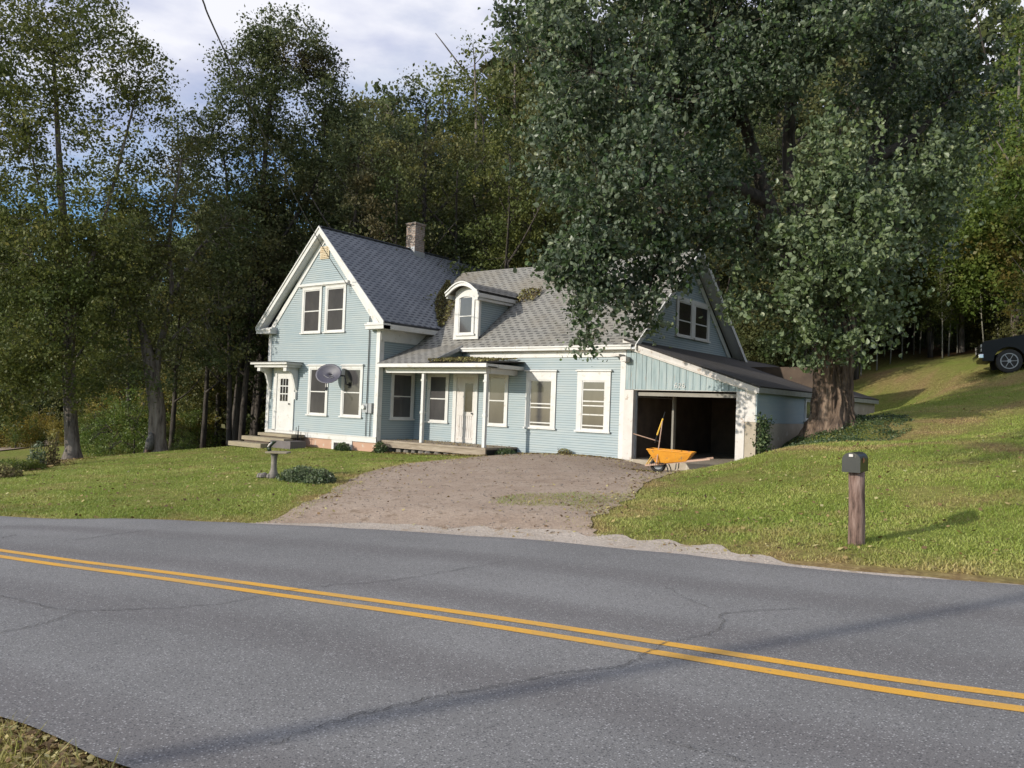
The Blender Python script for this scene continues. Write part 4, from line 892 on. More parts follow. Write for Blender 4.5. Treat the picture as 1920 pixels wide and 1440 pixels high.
# ------------------------------------------------------------------ the big silver maple
def lobe(px, py, d, rpx, dens=1.0, ky=1.0, kd=1.0):
    r_ = rpx * d / FPX; return (at(px, py, d), (r_, r_ * kd, r_ * ky), dens)
mb_ = at(1556, 800, 21.2); mb_[2] = H(mb_[0], mb_[1]) - .05
ML = [lobe(1010, 40, 19.5, 95), lobe(1110, 140, 18.5, 130), lobe(1040, 290, 19, 95), lobe(1180, 320, 18.5, 135), lobe(1090, 440, 18.3, 85), lobe(1190, 470, 18.8, 100, ky=.8),
      lobe(1095, 550, 18.2, 62, 1.3), lobe(1108, 620, 18.2, 42, 1.4, .9), lobe(1160, 500, 18.4, 70, 1.2), lobe(1205, 535, 18.8, 60, 1.3, ky=.8), lobe(1228, 592, 18.8, 30, 1.0, .8), lobe(1040, 500, 18.5, 40, 1.2, .7), lobe(1320, 440, 19, 85, ky=.8), lobe(1270, 500, 19.2, 45),
      lobe(1190, 40, 20, 130), lobe(1340, 40, 20, 150), lobe(1490, 30, 19.5, 140), lobe(1640, 60, 20, 150), lobe(1780, 60, 22, 95), lobe(1800, 200, 22.5, 85), lobe(1700, 210, 22.5, 110), lobe(1330, 190, 19.5, 90), lobe(1450, 150, 19.5, 70),
      lobe(1120, -150, 21, 190), lobe(1380, -190, 21, 240), lobe(1640, -150, 21.5, 210), lobe(1250, 250, 21.5, 100),
      ]
MLP = [lobe(1548, 235, 18.6, 26, 1.2, 1.6), lobe(1552, 310, 18.6, 48, 1.1, 1.2), lobe(1500, 340, 18.8, 26, 1, 1.3), lobe(1610, 320, 18.8, 40, 1, 1.2), lobe(1560, 400, 18.5, 80), lobe(1480, 430, 18.6, 42), lobe(1640, 420, 18.8, 70), lobe(1520, 490, 18.4, 85), lobe(1620, 510, 18.7, 80),
       lobe(1450, 540, 19, 50), lobe(1560, 580, 19, 85), lobe(1665, 560, 19.5, 52), lobe(1495, 620, 19.2, 55, ky=.8), lobe(1585, 645, 19.5, 55, ky=.65), lobe(1660, 620, 19.8, 36, .9, .6), lobe(1370, 575, 19.2, 42, 1, .8), lobe(1400, 510, 19.6, 40), lobe(1720, 330, 20, 42), lobe(1790, 285, 20.3, 36, 1, 1.3), lobe(1745, 390, 20.6, 60), lobe(1820, 330, 20.8, 36), lobe(1530, 670, 19.6, 26, 1, .6)]
ML += [lobe(1700, 330, 21.5, 90), lobe(1730, 450, 22, 70), lobe(1380, 330, 20.5, 60, .7), lobe(1290, 330, 19, 70)]
tr = [mb_ + np.array([0, 0, -.3]), mb_ + np.array([0, 0, .0]), mb_ + np.array([0.02, 0, .35]), mb_ + np.array([.03, 0, .9]), mb_ + np.array([0.03, 0, 1.6]), mb_ + np.array([0, 0, 2.4]), mb_ + np.array([-.05, 0, 3.3])]
fk = tr[-1]
lim = [([fk - np.array([0, 0, .3]), at(1500, 520, 21.3), at(1440, 380, 21.3), at(1395, 230, 21), at(1330, 60, 20.5)], .34), ([fk, at(1500, 430, 21.5), at(1478, 260, 21.5), at(1500, 60, 21)], .36), ([fk, at(1590, 480, 21.6), at(1640, 300, 21.6), at(1680, 100, 21.5)], .32),
       ([at(1440, 380, 21.3), at(1330, 330, 20.3), at(1230, 330, 19.3), at(1150, 400, 18.6), at(1110, 520, 18.3)], .2), ([at(1395, 230, 21), at(1250, 180, 20), at(1110, 130, 19)], .18), ([at(1640, 300, 21.6), at(1720, 250, 21.8), at(1790, 170, 22)], .16),
       ([at(1545, 620, 20.8), at(1470, 590, 20), at(1400, 570, 19.4), at(1365, 575, 19.2)], .10), ([at(1560, 600, 20.8), at(1600, 500, 19.6), at(1590, 380, 18.9)], .13), ([at(1230, 330, 19.3), at(1240, 450, 19), at(1215, 550, 18.8)], .10), ([at(1330, 330, 20.3), at(1330, 420, 19.5), at(1290, 500, 19.2)], .10)]
PALE = MLP
maple = make_tree('maple_tree', 'huge silver maple with thick furrowed trunk beside the garage', mb_, ML, tr, [.78, .66, .565, .51, .50, .51, .48], lim, M['maple_leaf'], M['bark_maple'], .125, 26, .58, True, .3, .5, seed=11, twigs=420, tn=28)
Pp, Tp, Cp_ = crown_points([(np.array(c) - mb_, r_, d_) for c, r_, d_ in MLP], 24, np.random.default_rng(12), .42, 1.1)
Vp, kp = leaf_quads(Pp, .13, .25, True, np.random.default_rng(13)); soup('lower_crown', Vp, 4, M['maple_pale'], maple, np.repeat(np.clip(.5 * Tp + .6 * rng.random(len(Pp)) - .05, 0, 1), kp))['label'] = 'sprouting lower right part of the crown, coloured paler as if sunlit'
mt = MB(); fk2 = at(1575, 560, 20.3) - mb_
for c_ in Cp_[::5]:
    if np.linalg.norm(c_ - fk2) < 4.5: mt.tube([fk2 + (c_ - fk2) * .25, fk2 + (c_ - fk2) * .6 + np.array([0, 0, -.15]), c_], [.03, .02, .006], n=4, cap=False)
mt.tube([at(1560, 640, 20.8) - mb_, fk2], [.12, .08], 7); mt.build('twigs', M['bark_dark'], maple)

# ------------------------------------------------------------------ big trees on the left
def gb(px, py, d):
    p = at(px, py, d); p[2] = H(p[0], p[1]); return p
b1 = gb(135, 862, 29.0)
L1 = [lobe(x, y, d, r_, de * 1.6) for x, y, d, r_, de in ((40, 130, 28.4, 110, .8), (160, 90, 28.4, 100, .8), (250, 130, 28.9, 70, .9), (285, 190, 29.4, 45, .8), (90, 240, 28.4, 100, .55), (200, 260, 28.9, 80, .5), (20, 330, 28.4, 100, .75), (150, 380, 28.4, 95, .75), (250, 350, 29.4, 60, .6), (60, 470, 27.9, 110, 1), (180, 490, 28.4, 100, 1), (110, 590, 27.9, 100, .9), (20, 620, 27.9, 100, 1),
      (200, 600, 28.9, 65, .7), (60, 700, 27.9, 70, .9), (140, 715, 28.4, 50, .7), (-60, 480, 28.4, 120, 1), (-60, 250, 28.4, 120, .9), (-30, 700, 27.9, 80, 1), (10, 770, 28.2, 35, 1), (100, -30, 28.4, 120, .9), (-60, 60, 28.4, 130, .8), (250, 500, 29.4, 55, .6))]
make_tree('maple_tree', 'olive leaved tree at far left with pale trunk at the lawn edge', b1, L1, [b1 + np.array([0, 0, -.2]), b1, b1 + np.array([0, 0, .4]), at(133, 780, 29.0), at(128, 680, 29.0), at(135, 560, 29.0), at(120, 430, 28.9), at(110, 280, 28.8), at(100, 100, 28.6)], [.50, .38, .26, .225, .205, .18, .15, .10, .05],
          [([at(128, 690, 29.0), at(95, 620, 28.7), at(70, 520, 28.4), at(40, 400, 28.4)], .10), ([at(132, 650, 29.0), at(150, 560, 28.8), at(190, 430, 28.8), at(230, 280, 29.0), at(260, 160, 29.1)], .12), ([at(135, 560, 29.0), at(90, 420, 28.4), at(50, 250, 28.4)], .08), ([at(128, 700, 29.0), at(165, 640, 28.8), at(210, 600, 28.9)], .07)],
          M['leaf_olive'], M['bark_grey'], .125, 19, .5, seed=21, twigs=160, group='trees along the left edge of the lawn')
b2 = gb(293, 848, 30.0)
L2 = [lobe(x, y, d, r_, de * 1.2) for x, y, d, r_, de in ((330, 300, 30.7, 60, .7), (270, 420, 29.7, 70, .8), (360, 430, 30.7, 90, .9), (300, 520, 29.7, 80, 1), (400, 530, 30.7, 80, .9), (260, 600, 29.7, 60, .8), (350, 620, 30.2, 70, .8), (300, 690, 29.7, 55, .7), (220, 690, 29.5, 50, .8), (420, 640, 30.7, 55, .6), (450, 440, 31.7, 80, .9), (230, 520, 29.7, 60, .8))]
t2 = make_tree('broken_trunk_tree', 'leaning tree with torn hollow trunk base beside the lawn', b2, L2, [b2 + np.array([0, 0, -.2]), b2, b2 + np.array([.03, 0, .5]), at(295, 770, 30.0), at(288, 720, 30.0), at(275, 650, 29.9), at(262, 600, 29.7)], [.5, .43, .32, .3, .28, .2, .1],
          [([at(290, 730, 30.0), at(300, 650, 30.1), at(322, 560, 30.2), at(318, 440, 30.2), at(340, 300, 30.5)], .16), ([at(322, 560, 30.2), at(370, 470, 30.7), at(420, 420, 31.2)], .08), ([at(318, 640, 30.1), at(360, 600, 30.4), at(410, 580, 30.7)], .06)],
          M['leaf_brown'], M['bark_grey'], .125, 18, .5, seed=22, twigs=120, group='trees along the left edge of the lawn')
f = MB(); c0 = at(283, 822, 29.6) - b2; f.tube([c0 + np.array([-.02, -.02, -.42]), c0 + np.array([0, -.02, -.1]), c0 + np.array([.02, 0, .22])], [.16, .15, .06], 10, wob=.2); f.build('hollow', M['crack'], t2, smooth=True, label='black rotted hollow at the foot of the trunk')
f = MB(); c0 = at(279, 838, 29.55) - b2; f.tube([c0 + np.array([-.05, 0, -.22]), c0 + np.array([0, 0, .1]), c0 + np.array([.03, 0, .28])], [.13, .09, .03], 8, wob=.25); f.build('torn_wood', M['post'], t2, smooth=True)
b3 = gb(440, 836, 35)
L3 = [lobe(x, y, d, r_, de * 1.7) for x, y, d, r_, de in ((540, 95, 35.0, 75, 1.1), (470, 130, 35.0, 70, 1), (600, 150, 35.5, 60, .9), (450, 220, 35.0, 80, 1.1), (560, 200, 35.0, 90, .7), (630, 240, 36.0, 45, .6), (360, 260, 35.0, 55, 1), (520, 320, 35.0, 100, .8), (410, 340, 35.0, 80, .6), (620, 340, 36.0, 80, .8), (340, 330, 35.5, 45, .8), (570, 430, 36.0, 90, .7), (450, 440, 35.0, 90, .7), (500, 540, 35.0, 80, .5), (400, 560, 35.0, 60, .5), (505, 60, 35.0, 45, .8))]
make_tree('ash_tree', 'tall dark tree with domed crown rising left of the house gable', b3, L3, [b3 + np.array([0, 0, -.2]), b3, at(445, 780, 35.0), at(455, 680, 35.0), at(475, 540, 35.0), at(490, 400, 35.0), at(500, 250, 35.0), at(520, 110, 35.0)], [.34, .28, .22, .2, .17, .13, .09, .04],
          [([at(470, 560, 35.0), at(430, 440, 35.0), at(420, 300, 35.0), at(370, 260, 35.0)], .09), ([at(475, 540, 35.0), at(540, 430, 35.3), at(600, 320, 35.5), at(610, 180, 35.5)], .1), ([at(490, 400, 35.0), at(470, 250, 35.0), at(465, 150, 35.0)], .07)],
          M['leaf_deep'], M['bark_dark'], .14, 18, .55, seed=23, twigs=150, group='trees along the left edge of the lawn')
# bare dark trunks between lawn and house
def generic(name, label, h, crown0, rad, leaf, bk, size, per, seed, nl=12, cat='tree', tr_r=.17, lean=.4, clump=.6, dens=.8, fold=False):
    r = np.random.default_rng(seed); lobes = []
    for k in range(nl):
        t = (k + .5) / nl; z = h * (crown0 + (1 - crown0) * t); rr = rad * (1 - .62 * t ** 1.6) * r.uniform(.75, 1.1); a = r.uniform(0, 6.28); o = rr * r.uniform(.3, .75)
        lobes.append((np.array([o * math.cos(a), o * math.sin(a), z]), (rr * .62, rr * .62, rr * .5), dens))
    lx, ly = r.uniform(-lean, lean), r.uniform(-lean, lean)
    trunk = [np.array([lx * t * t + .1 * math.sin(5 * t + seed), ly * t, h * .93 * t - .5 * (t == 0)]) for t in np.linspace(0, 1, 8)]
    limbs = []
    for k in range(5):
        t = r.uniform(crown0 * .6, .7); s = np.array([lx * t * t, ly * t, h * t]); a = r.uniform(0, 6.28); e = s + np.array([math.cos(a) * rad * .8, math.sin(a) * rad * .8, rad * .9]); limbs.append(([s, (s + e) / 2 + np.array([0, 0, -.2]), e], tr_r * .45))
    return make_tree(name, label, (0, 0, 0), lobes, trunk, list(np.linspace(tr_r * 1.15, tr_r * .2, 8)), limbs, leaf, bk, size, per, clump, fold, seed=seed, twigs=40, cat=cat, tn=8)

rngp = random.Random(4)
def place(proto, pts, labels, group, first=True):
    out = []
    for i, (p, s, sz) in enumerate(pts):
        o = proto if (i == 0 and first) else copy_tree(proto)
        o.location = p; o.scale = (s, s, sz); o.rotation_euler = (rngp.uniform(-.03, .03), rngp.uniform(-.03, .03), rngp.uniform(0, 6.28))
        o['label'] = labels[i] if isinstance(labels, list) else labels; o['group'] = group; out.append(o)
    return out
def where(px):
    for lim_, w in ((60, 'at the left picture edge'), (170, 'behind the pale trunk of the front left tree'), (280, 'between the pale trunk and the hollow tree'), (345, 'behind the leaning hollow tree'), (420, 'right of the leaning hollow tree'), (480, 'near the left house corner'),
                    (540, 'above the left slope of the wing roof'), (600, 'left of the gable peak'), (650, 'just right of the gable peak'), (700, 'between gable peak and chimney'), (760, 'left of the chimney'), (830, 'right of the chimney'), (880, 'above the roof valley'), (930, 'above the arched dormer'),
                    (980, 'right of the arched dormer'), (1030, 'beside the left edge of the big maple crown'), (1120, 'behind the left part of the big maple'), (1250, 'behind the middle of the maple crown'), (1350, 'behind the right gable peak'), (1450, 'above the lean-to garage roof'), (1540, 'left of the maple trunk'), (1620, 'right of the maple trunk'),
                    (1700, 'above the upper lawn by the maple'), (1780, 'above the middle of the upper lawn'), (1850, 'in front of the truck'), (1920, 'above the truck bonnet'), (9999, 'beyond the right picture edge')):
        if px < lim_: return w
def lab(kind_, items):
    out = []; cnt = {}
    for it in items:
        w = where(it[0]); c = cnt.get(w, 0); cnt[w] = c + 1; out.append(kind_ + ' ' + w + ('' if c == 0 else ', set farther back' if c == 1 else ', farthest back' if c == 2 else ', hidden deepest' if c == 3 else ', very slender'))
    return out
def row(items, hh):
    """items: (px, depth, top_py) -> location on the ground and a scale so that the top reaches top_py"""
    out = []
    for px, d, ty in items:
        p = at(px, 800, d); z = H(p[0], p[1]); p[2] = z - .1; top = at(px, ty, d)[2]; s = max(.35, (top - z) / hh); out.append((tuple(p), s, s)); 
    return out
G1 = 'trees of the wooded hill behind the house'
A = generic('hill_tree', 'x', 15, .22, 3.6, M['leaf_deep'], M['bark_dark'], .155, 17, 31, 13)
B = generic('hill_tree', 'x', 15, .18, 3.9, M['leaf_brown'], M['bark_dark'], .155, 17, 32, 13)
Cc = generic('hill_tree', 'x', 15, .20, 3.4, M['leaf_olive'], M['bark_dark'], .15, 16, 33, 13)
Dd = generic('hill_tree', 'x', 15, .15, 3.8, M['leaf_bright'], M['bark_grey'], .18, 15, 34, 13)
Ee = generic('feathery_tree', 'x', 15, .12, 3.2, M['leaf_olive'], M['bark_grey'], .15, 15, 35, 15)
# (px, depth, top)
IT = [(40, 60, 520), (120, 64, 500), (210, 60, 470), (290, 56, 440), (-20, 58, 480), (700, 36, 200), (640, 33, 225), (790, 38, 140), (560, 40, 270), (480, 36, 330), (1060, 40, 60), (1250, 42, 20), (1460, 44, 0), (1640, 46, -20), (1100, 34, 240), (1400, 38, 150)]; place(A, row(IT, 15), lab('dark green tree', IT), G1)
IT = [(740, 32, 260), (670, 44, 190), (600, 38, 300), (850, 34, 250), (520, 45, 250), (420, 38, 380), (990, 37, 150), (1340, 36, 200), (1560, 40, 130), (1500, 34, 330), (1200, 37, 180)]; place(B, row(IT, 15), lab('brownish green tree', IT), G1)
IT = [(935, 33, 250), (900, 40, 170), (985, 34, 330), (360, 42, 360), (240, 46, 330), (130, 50, 400), (20, 46, 380), (1700, 44, 60), (1740, 40, 260), (1290, 46, 40), (1600, 37, 280)]; place(Cc, row(IT, 15), lab('olive green tree', IT), G1)
IT = [(1900, 38, 40), (1960, 34, 10), (1850, 42, 110), (1800, 40, 230), (1990, 40, -20)]; place(Dd, row(IT, 15), lab('sunlit yellow green tree', IT), 'sunlit trees at the right edge')
IT = [(890, 47, 60), (940, 50, 45), (820, 50, 115), (730, 50, 160), (1000, 52, 20)]; place(Ee, row(IT, 15), lab('tall feathery topped tree', IT), 'feathery trees on the skyline')
# second far row closing the wood
farp = generic('hill_tree', 'x', 15, .08, 4.6, M['leaf_deep'], M['bark_dark'], .30, 7, 36, 14)
fl_ = [(x, 60 + (i % 3) * 4, 360 + (i * 53 % 60)) for i, x in enumerate(range(-80, 500, 58))] + [(x, 56 + (i % 3) * 5, max(30, 215 - abs(i % 4) * 18) if 560 < x < 960 else (-20 if x > 960 else 430)) for i, x in enumerate(range(520, 2000, 75))]
place(farp, row(fl_, 15), lab('distant dark tree', fl_), 'distant trees closing the wood')
# left low woodland: bushes and golden trees beyond the field edge
Sg = generic('golden_bush', 'x', 3.2, .05, 2.0, M['leaf_gold'], M['bark_dark'], .12, 22, 41, 9, 'bush', .05, .2, .5, 1.0)
Sb = generic('green_bush', 'x', 3.0, .02, 1.9, M['leaf_bright'], M['bark_dark'], .11, 24, 42, 9, 'bush', .05, .2, .5, 1.0)
Sd = generic('dark_bush', 'x', 3.0, .0, 2.0, M['leaf_brown'], M['bark_dark'], .13, 20, 43, 9, 'bush', .05, .2, .5, 1.0)
def rowb(items, hh):
    out = []
    for px, d, ty in items:
        p = at(px, 800, d); z = H(p[0], p[1]); p[2] = z - .05; s = max(.3, (at(px, ty, d)[2] - z) / hh); out.append((tuple(p), s, s))
    return out
IT = [(30, 42, 760), (75, 44, 770), (110, 41, 785), (0, 45, 745), (230, 39, 775), (30, 62, 735), (70, 58, 760), (190, 44, 735), (330, 42, 690), (380, 38, 720), (340, 50, 590), (140, 70, 700), (420, 44, 660), (240, 60, 690)]; place(Sg, rowb(IT, 3.2), lab('golden leaved bush', IT), 'golden bushes behind the left lawn')
IT = [(210, 36, 745), (250, 34, 755), (180, 40, 770), (330, 35, 790), (360, 36, 770), (20, 75, 740), (100, 66, 760), (345, 32, 815), (280, 42, 700), (400, 40, 760)]; place(Sb, rowb(IT, 3.0), lab('green leafy bush', IT), 'green bushes behind the left lawn')
IT = [(430, 40, 700), (470, 38, 730), (380, 48, 640), (500, 42, 640), (450, 52, 560), (300, 56, 610), (200, 60, 620), (80, 62, 640), (10, 58, 650), (130, 56, 690), (540, 40, 600), (600, 40, 560), (660, 40, 540), (1430, 44, 640), (1500, 46, 620), (1580, 47, 610), (1660, 45, 600), (1730, 44, 590), (1800, 42, 580), (1860, 40, 560), (1920, 38, 560), (1460, 40, 560), (1560, 50, 540), (1760, 50, 500)]; place(Sd, rowb(IT, 3.0), lab('dark bush', IT), 'dark bushes under the trees')
# slim dark trunks left of the house
Tr = generic('slim_tree', 'x', 11, .42, 1.8, M['leaf_brown'], M['bark_dark'], .15, 12, 51, 9, 'tree', .13, .25, .5, .6)
slim = [(322, 33, 470), (380, 34, 420), (405, 37, 440), (430, 33, 400), (455, 34, 330), (478, 36, 300), (500, 38, 380), (355, 40, 500), (466, 39, 380), (492, 41, 330)]
place(Tr, row(slim, 11), lab('slim dark trunked tree', slim), 'slim dark trees left of the house')
# pale saplings at the right wood edge
Sp = generic('sapling', 'x', 9, .45, 1.5, M['leaf_olive'], M['bark_pale'], .13, 11, 52, 8, 'tree', .055, .35, .45, .6)
sp_ = [(px, 38 + (i * 7 % 6), 430 + (i * 37 % 80)) for i, px in enumerate((1610, 1640, 1668, 1690, 1712, 1745, 1766, 1778, 1790, 1800, 1806, 1818, 1840, 1866, 1884, 1900, 1722, 1655))]
place(Sp, row(sp_, 9), lab('pale thin sapling', sp_), 'pale saplings at the wood edge')
rt = generic('offscreen_shade_tree', 'unseen tall tree behind the viewpoint, added for its shade on the road', 21, .60, 4.6, M['leaf_deep'], M['bark_grey'], .22, 8, 61, 13, 'tree', .11, .2)  # out of view, added to cast a soft band of shade across the road
rt.location = (1.6, -33, H(1.6, -33))
# right overhanging yellow-green branchy tree just inside the frame edge
ptree = generic('edge_tree', 'yellow leaved small tree at the right edge behind the truck', 6, .12, 1.6, M['leaf_gold'], M['bark_grey'], .12, 16, 53, 9, 'tree', .07, .2, .45, .8)
p = at(1955, 800, 31); p[2] = H(p[0], p[1]); ptree.location = tuple(p)

# ------------------------------------------------------------------ grass, litter, ivy
HOUSE_RECTS = ((XL - .05, XR + .02, D - .02, 7), (XR - .1, 0, -.02, 8), (0, 3.88, -.05, 12.4), (XR, -3.78, -1.62, .1))
def lawn_ok(x, y):
    yf, yn = interp_y(FAR, x), interp_y(NEAR, x)
    ok = (y > yf + .03 + .10 * vnoise(x * 4, y * 0, 5)) | (y < yn - .02 - .12 * vnoise(x * 4, y * 0, 6))
    ind = inside(DRIVE_POLY, x, y); dd = seg_dist(x, y, DRIVE_POLY); isl = island(x, y) + .35 * (vnoise(x * 3, y * 3, 11) - .5)
    ok &= ~(ind & (dd > .75 * vnoise(x * 2.3, y * 2.3, 7) * rng.random(len(x)) ** .8) & (isl + .2 * rng.random(len(x)) < .45))
    wsh_ = np.interp(x, [.6, 2, 5, 7.2, 8.6, 10.8], [.10, .45, .75, .55, .18, .0]); ok &= ~((y > yf) & (y < yf + wsh_ * (.2 + 1.1 * vnoise(x * 3, y * 3, 15)) * (.5 + .6 * rng.random(len(x)))) & (x > .6) & (x < 10.8))
    for a, b, c, d in HOUSE_RECTS: ok &= ~((x > a) & (x < b) & (y > c) & (y < d))
    return ok
def scatter(n, poly, dmin_w=6.0):
    out = []; poly = np.array(poly); lo, hi = poly.min(0), poly.max(0); tot = 0
    while tot < n:
        x, y = rng.uniform(lo[0], hi[0], 60000), rng.uniform(lo[1], hi[1], 60000); d = np.hypot(x - CAM[0], y - CAM[1]); keep = (rng.random(60000) < np.minimum(1, (dmin_w / d) ** 1.5)) & inside(poly, x, y)
        x, y = x[keep], y[keep]; k = lawn_ok(x, y); out.append(np.stack([x[k], y[k]], 1)); tot += k.sum()
    return np.concatenate(out)[:n]
def blades(P, hgt, wid, tint=None):
    n = len(P); z = height(P[:, 0], P[:, 1]) - .006; a = rng.uniform(0, 6.283, n); le = rng.normal(size=(n, 2)) * .5
    h = hgt * (.5 + rng.random(n) ** 1.5); w = wid * (.6 + .8 * rng.random(n)); b = np.stack([P[:, 0], P[:, 1], z], 1); c = np.stack([np.cos(a) * w, np.sin(a) * w, 0 * a], 1)
    tip = b + np.stack([le[:, 0] * h, le[:, 1] * h, h], 1); V = np.stack([b - c, b + c, tip], 1).reshape(-1, 3)
    dry = dryness(P[:, 0], P[:, 1]); wd = woodness(P[:, 0], P[:, 1]); dry = np.clip(dry + rng.normal(size=n) * .12 + wd * .5, 0, 1)
    lush = vnoise(P[:, 0] * .9, P[:, 1] * .9, 21) * .5 + vnoise(P[:, 0] * 2.7, P[:, 1] * 2.7, 22) * .3
    return V, np.clip(lush * .9 + .35 * rng.random(n) - .05, 0, 1), dry
LEFT = [(-14, -2.1), (-3.2, -2.1), (-3, -4.6), (-1.5, -8), (1.6, -12.6), (1.4, -13.4), (-3, -15.6), (-9, -17), (-20, -17), (-26, -12), (-24, -6), (-18, -3.5)]
RIGHT = [(3.0, -.8), (3.9, -.8), (4.1, 2.0), (4.2, 12), (3, 17), (10, 17), (16, 5), (16, -9.0), (10.6, -10.6), (7, -11.3), (5, -10.9), (2.5, -9.5), (3.3, -4)]
NEARP = [(4, -18.4), (8.6, -17.9), (9.2, -19.3), (6.0, -21.5), (2.5, -20.5)]
gP = np.concatenate([scatter(165000, LEFT, 9.0), scatter(200000, RIGHT, 9.0), scatter(7000, [(2.6, -7.6), (5.4, -7.4), (5.6, -9.8), (3.0, -9.8)], 99)])
V, t_, d_ = blades(gP, .036, .010); g1 = soup('lawn_grass', V, 3, M['grass'], None, t_, {'dry': d_}); tag(g1, 'short green grass with drier tufts covering the lawns', 'grass', kind='stuff')
gP = scatter(16000, NEARP, 99); V, t_, d_ = blades(gP, .085, .006); g2 = soup('verge_grass', V, 3, M['grass'], None, t_, {'dry': np.clip(d_ + .1, 0, 1)}); tag(g2, 'scruffy dry grass on the near road verge at lower left', 'grass', kind='stuff')
def verge_straw(n):
    x = rng.uniform(4.5, 9.5, n); y = interp_y(NEAR, x) + rng.normal(0, .13, n) - .06; return np.stack([x, y], 1)
def flat_leaves(P, zoff, size, mat, name, label, zf=height, r=rng):
    n = len(P); z = zf(P[:, 0], P[:, 1]) + zoff; Q = np.stack([P[:, 0], P[:, 1], z], 1); V, k = leaf_quads(Q, size, 2.2, False, r, .7)
    o = soup(name, V, 4, mat, None, r.random(n)); return tag(o, label, 'leaves', kind='stuff')
lp = np.concatenate([scatter(2200, LEFT, 12), scatter(2600, RIGHT, 12)]); 
flat_leaves(lp, .035, .06, M['litter'], 'fallen_leaves', 'scattered yellow and brown fallen leaves on the lawns')
# driveway leaves: denser near house edges
x, y = rng.uniform(-4, 5.5, 9000), rng.uniform(-12, -.1, 9000); k = inside(DRIVE_POLY, x, y); dd = seg_dist(x, y, DRIVE_POLY); pr_ = np.clip(np.exp(-dd / .5) * .8 + np.exp(-(0 - y) / .5) * .9 + .05, 0, 1); k &= rng.random(9000) < pr_
x2, y2 = rng.uniform(XR, 0.1, 2200), -np.abs(rng.normal(0, .28, 2200)) - np.where(rng.random(2200) < .5, 0.05, 0.0); m_ = x2 < -3.7; y2[m_] = -1.62 - np.abs(rng.normal(0, .18, m_.sum()))
flat_leaves(np.concatenate([np.stack([x[k], y[k]], 1), np.stack([x2, y2], 1)]), .03, .055, M['litter'], 'fallen_leaves', 'brown leaves drifted along the house wall and driveway edges')
x, y = rng.uniform(-9, -5, 6000), rng.uniform(-16, -11, 6000)
# leaf pile and weeds at the left lawn edge
tl = TREE_LINE[rng.integers(0, 12, 2600), :2] + rng.normal(size=(2600, 2)) * .45; flat_leaves(tl, .04, .09, M['litter'], 'leaf_pile', 'brown leaf drift under the trees at the far left')
flat_leaves(verge_straw(5200), .035, .035, M['litter'], 'verge_litter', 'dry straw and leaf crumbs along the near road edge')
# gravel bits
def pebbles(n, xr_, yr_, test, size, name, label, mat):
    x, y = rng.uniform(*xr_, n), rng.uniform(*yr_, n); k = test(x, y); x, y = x[k], y[k]; z = height(x, y) + .022; n = len(x); s = size * rng.uniform(.4, 1.3, n)[:, None]
    c = np.stack([x, y, z], 1); a = rng.uniform(0, 6.28, n); e1 = np.stack([np.cos(a), np.sin(a), 0 * a], 1) * s; e2 = np.stack([-np.sin(a), np.cos(a), 0 * a], 1) * s * .7; up = np.array([0, 0, 1.]) * s * .7
    T1 = [np.stack([c + p, c + q, c + up], 1) for p, q in ((e1, e2), (e2, -e1), (-e1, -e2), (-e2, e1))]
    o = soup(name, np.stack(T1, 1).reshape(-1, 3), 3, mat, None, None); return tag(o, label, 'gravel', kind='stuff')
pebbles(4000, (-4, 7), (-12.9, -.2), lambda x, y: inside(DRIVE_POLY, x, y), .016, 'loose_gravel', 'loose stones scattered on the driveway', M['stone'])
pebbles(14000, (.6, 10.5), (-13, -10.4), lambda x, y: (y > interp_y(FAR, x) - .12) & (y < interp_y(FAR, x) + np.interp(x, [.6, 2, 5, 7.2, 8.6, 10.8], [.15, .5, .8, .6, .25, .1])), .014, 'shoulder_stones', 'pale crushed stones along the pavement edge', M['shoulder'])
# roof litter
def roof_litter(n, fn, size, label):
    P = np.array([fn() for _ in range(n)]); V, k = leaf_quads(P, size, 1.2, False, rng, .7); o = soup('roof_leaves', V, 4, M['litter_roof'], None, rng.random(n)); tag(o, label, 'leaves', kind='stuff')
def valley():
    t = random.random() ** .8; # along the valley between the two roofs
    z = 4.1 + t * 2.1; y = (z - EZ) / ms - EO; x = XR + OX - (z - ze_) / sl; w_ = (.12 + .42 * math.sin(math.pi * min(1, t * 1.05)) ) * random.random()
    if random.random() < .5: x += w_
    else: y -= w_ * .9; 
    zz = max((y + EO) * ms + EZ, ze_ + (XR + OX - x) * sl); return (x, y - .02, zz + .05 + random.random() * .08)
roof_litter(3200, valley, .075, 'dead leaves packed in the valley between the two roofs')
def proof():
    x = -6.1 + 2.3 * random.random() ** 1.2; y = -1.83 + 1.7 * random.random(); return (x, y, 2.68 + (y + 1.88) * .11 + .02 + random.random() * .10 * max(0.2, 1 - (x + 6.1) / 2.4))
roof_litter(3000, proof, .07, 'dead leaves heaped on the low porch roof')
def dback():
    y = 1.85 + .6 * random.random(); x = -5.6 + .85 * random.random(); return (x, y, (y + EO) * ms + EZ + .03 + .12 * random.random())
roof_litter(500, dback, .085, 'yellow leaves lodged behind the arched dormer')
f_ = rng.uniform(size=(500, 2)); P = np.stack([f_[:, 0] * 4.3 + XR + .1, -1.58 + f_[:, 1] * 1.5], 1)
flat_leaves(P, 0, .05, M['litter'], 'porch_leaves', 'scattered brown leaves lying on the porch floor', zf=lambda x, y: x * 0 + .125)
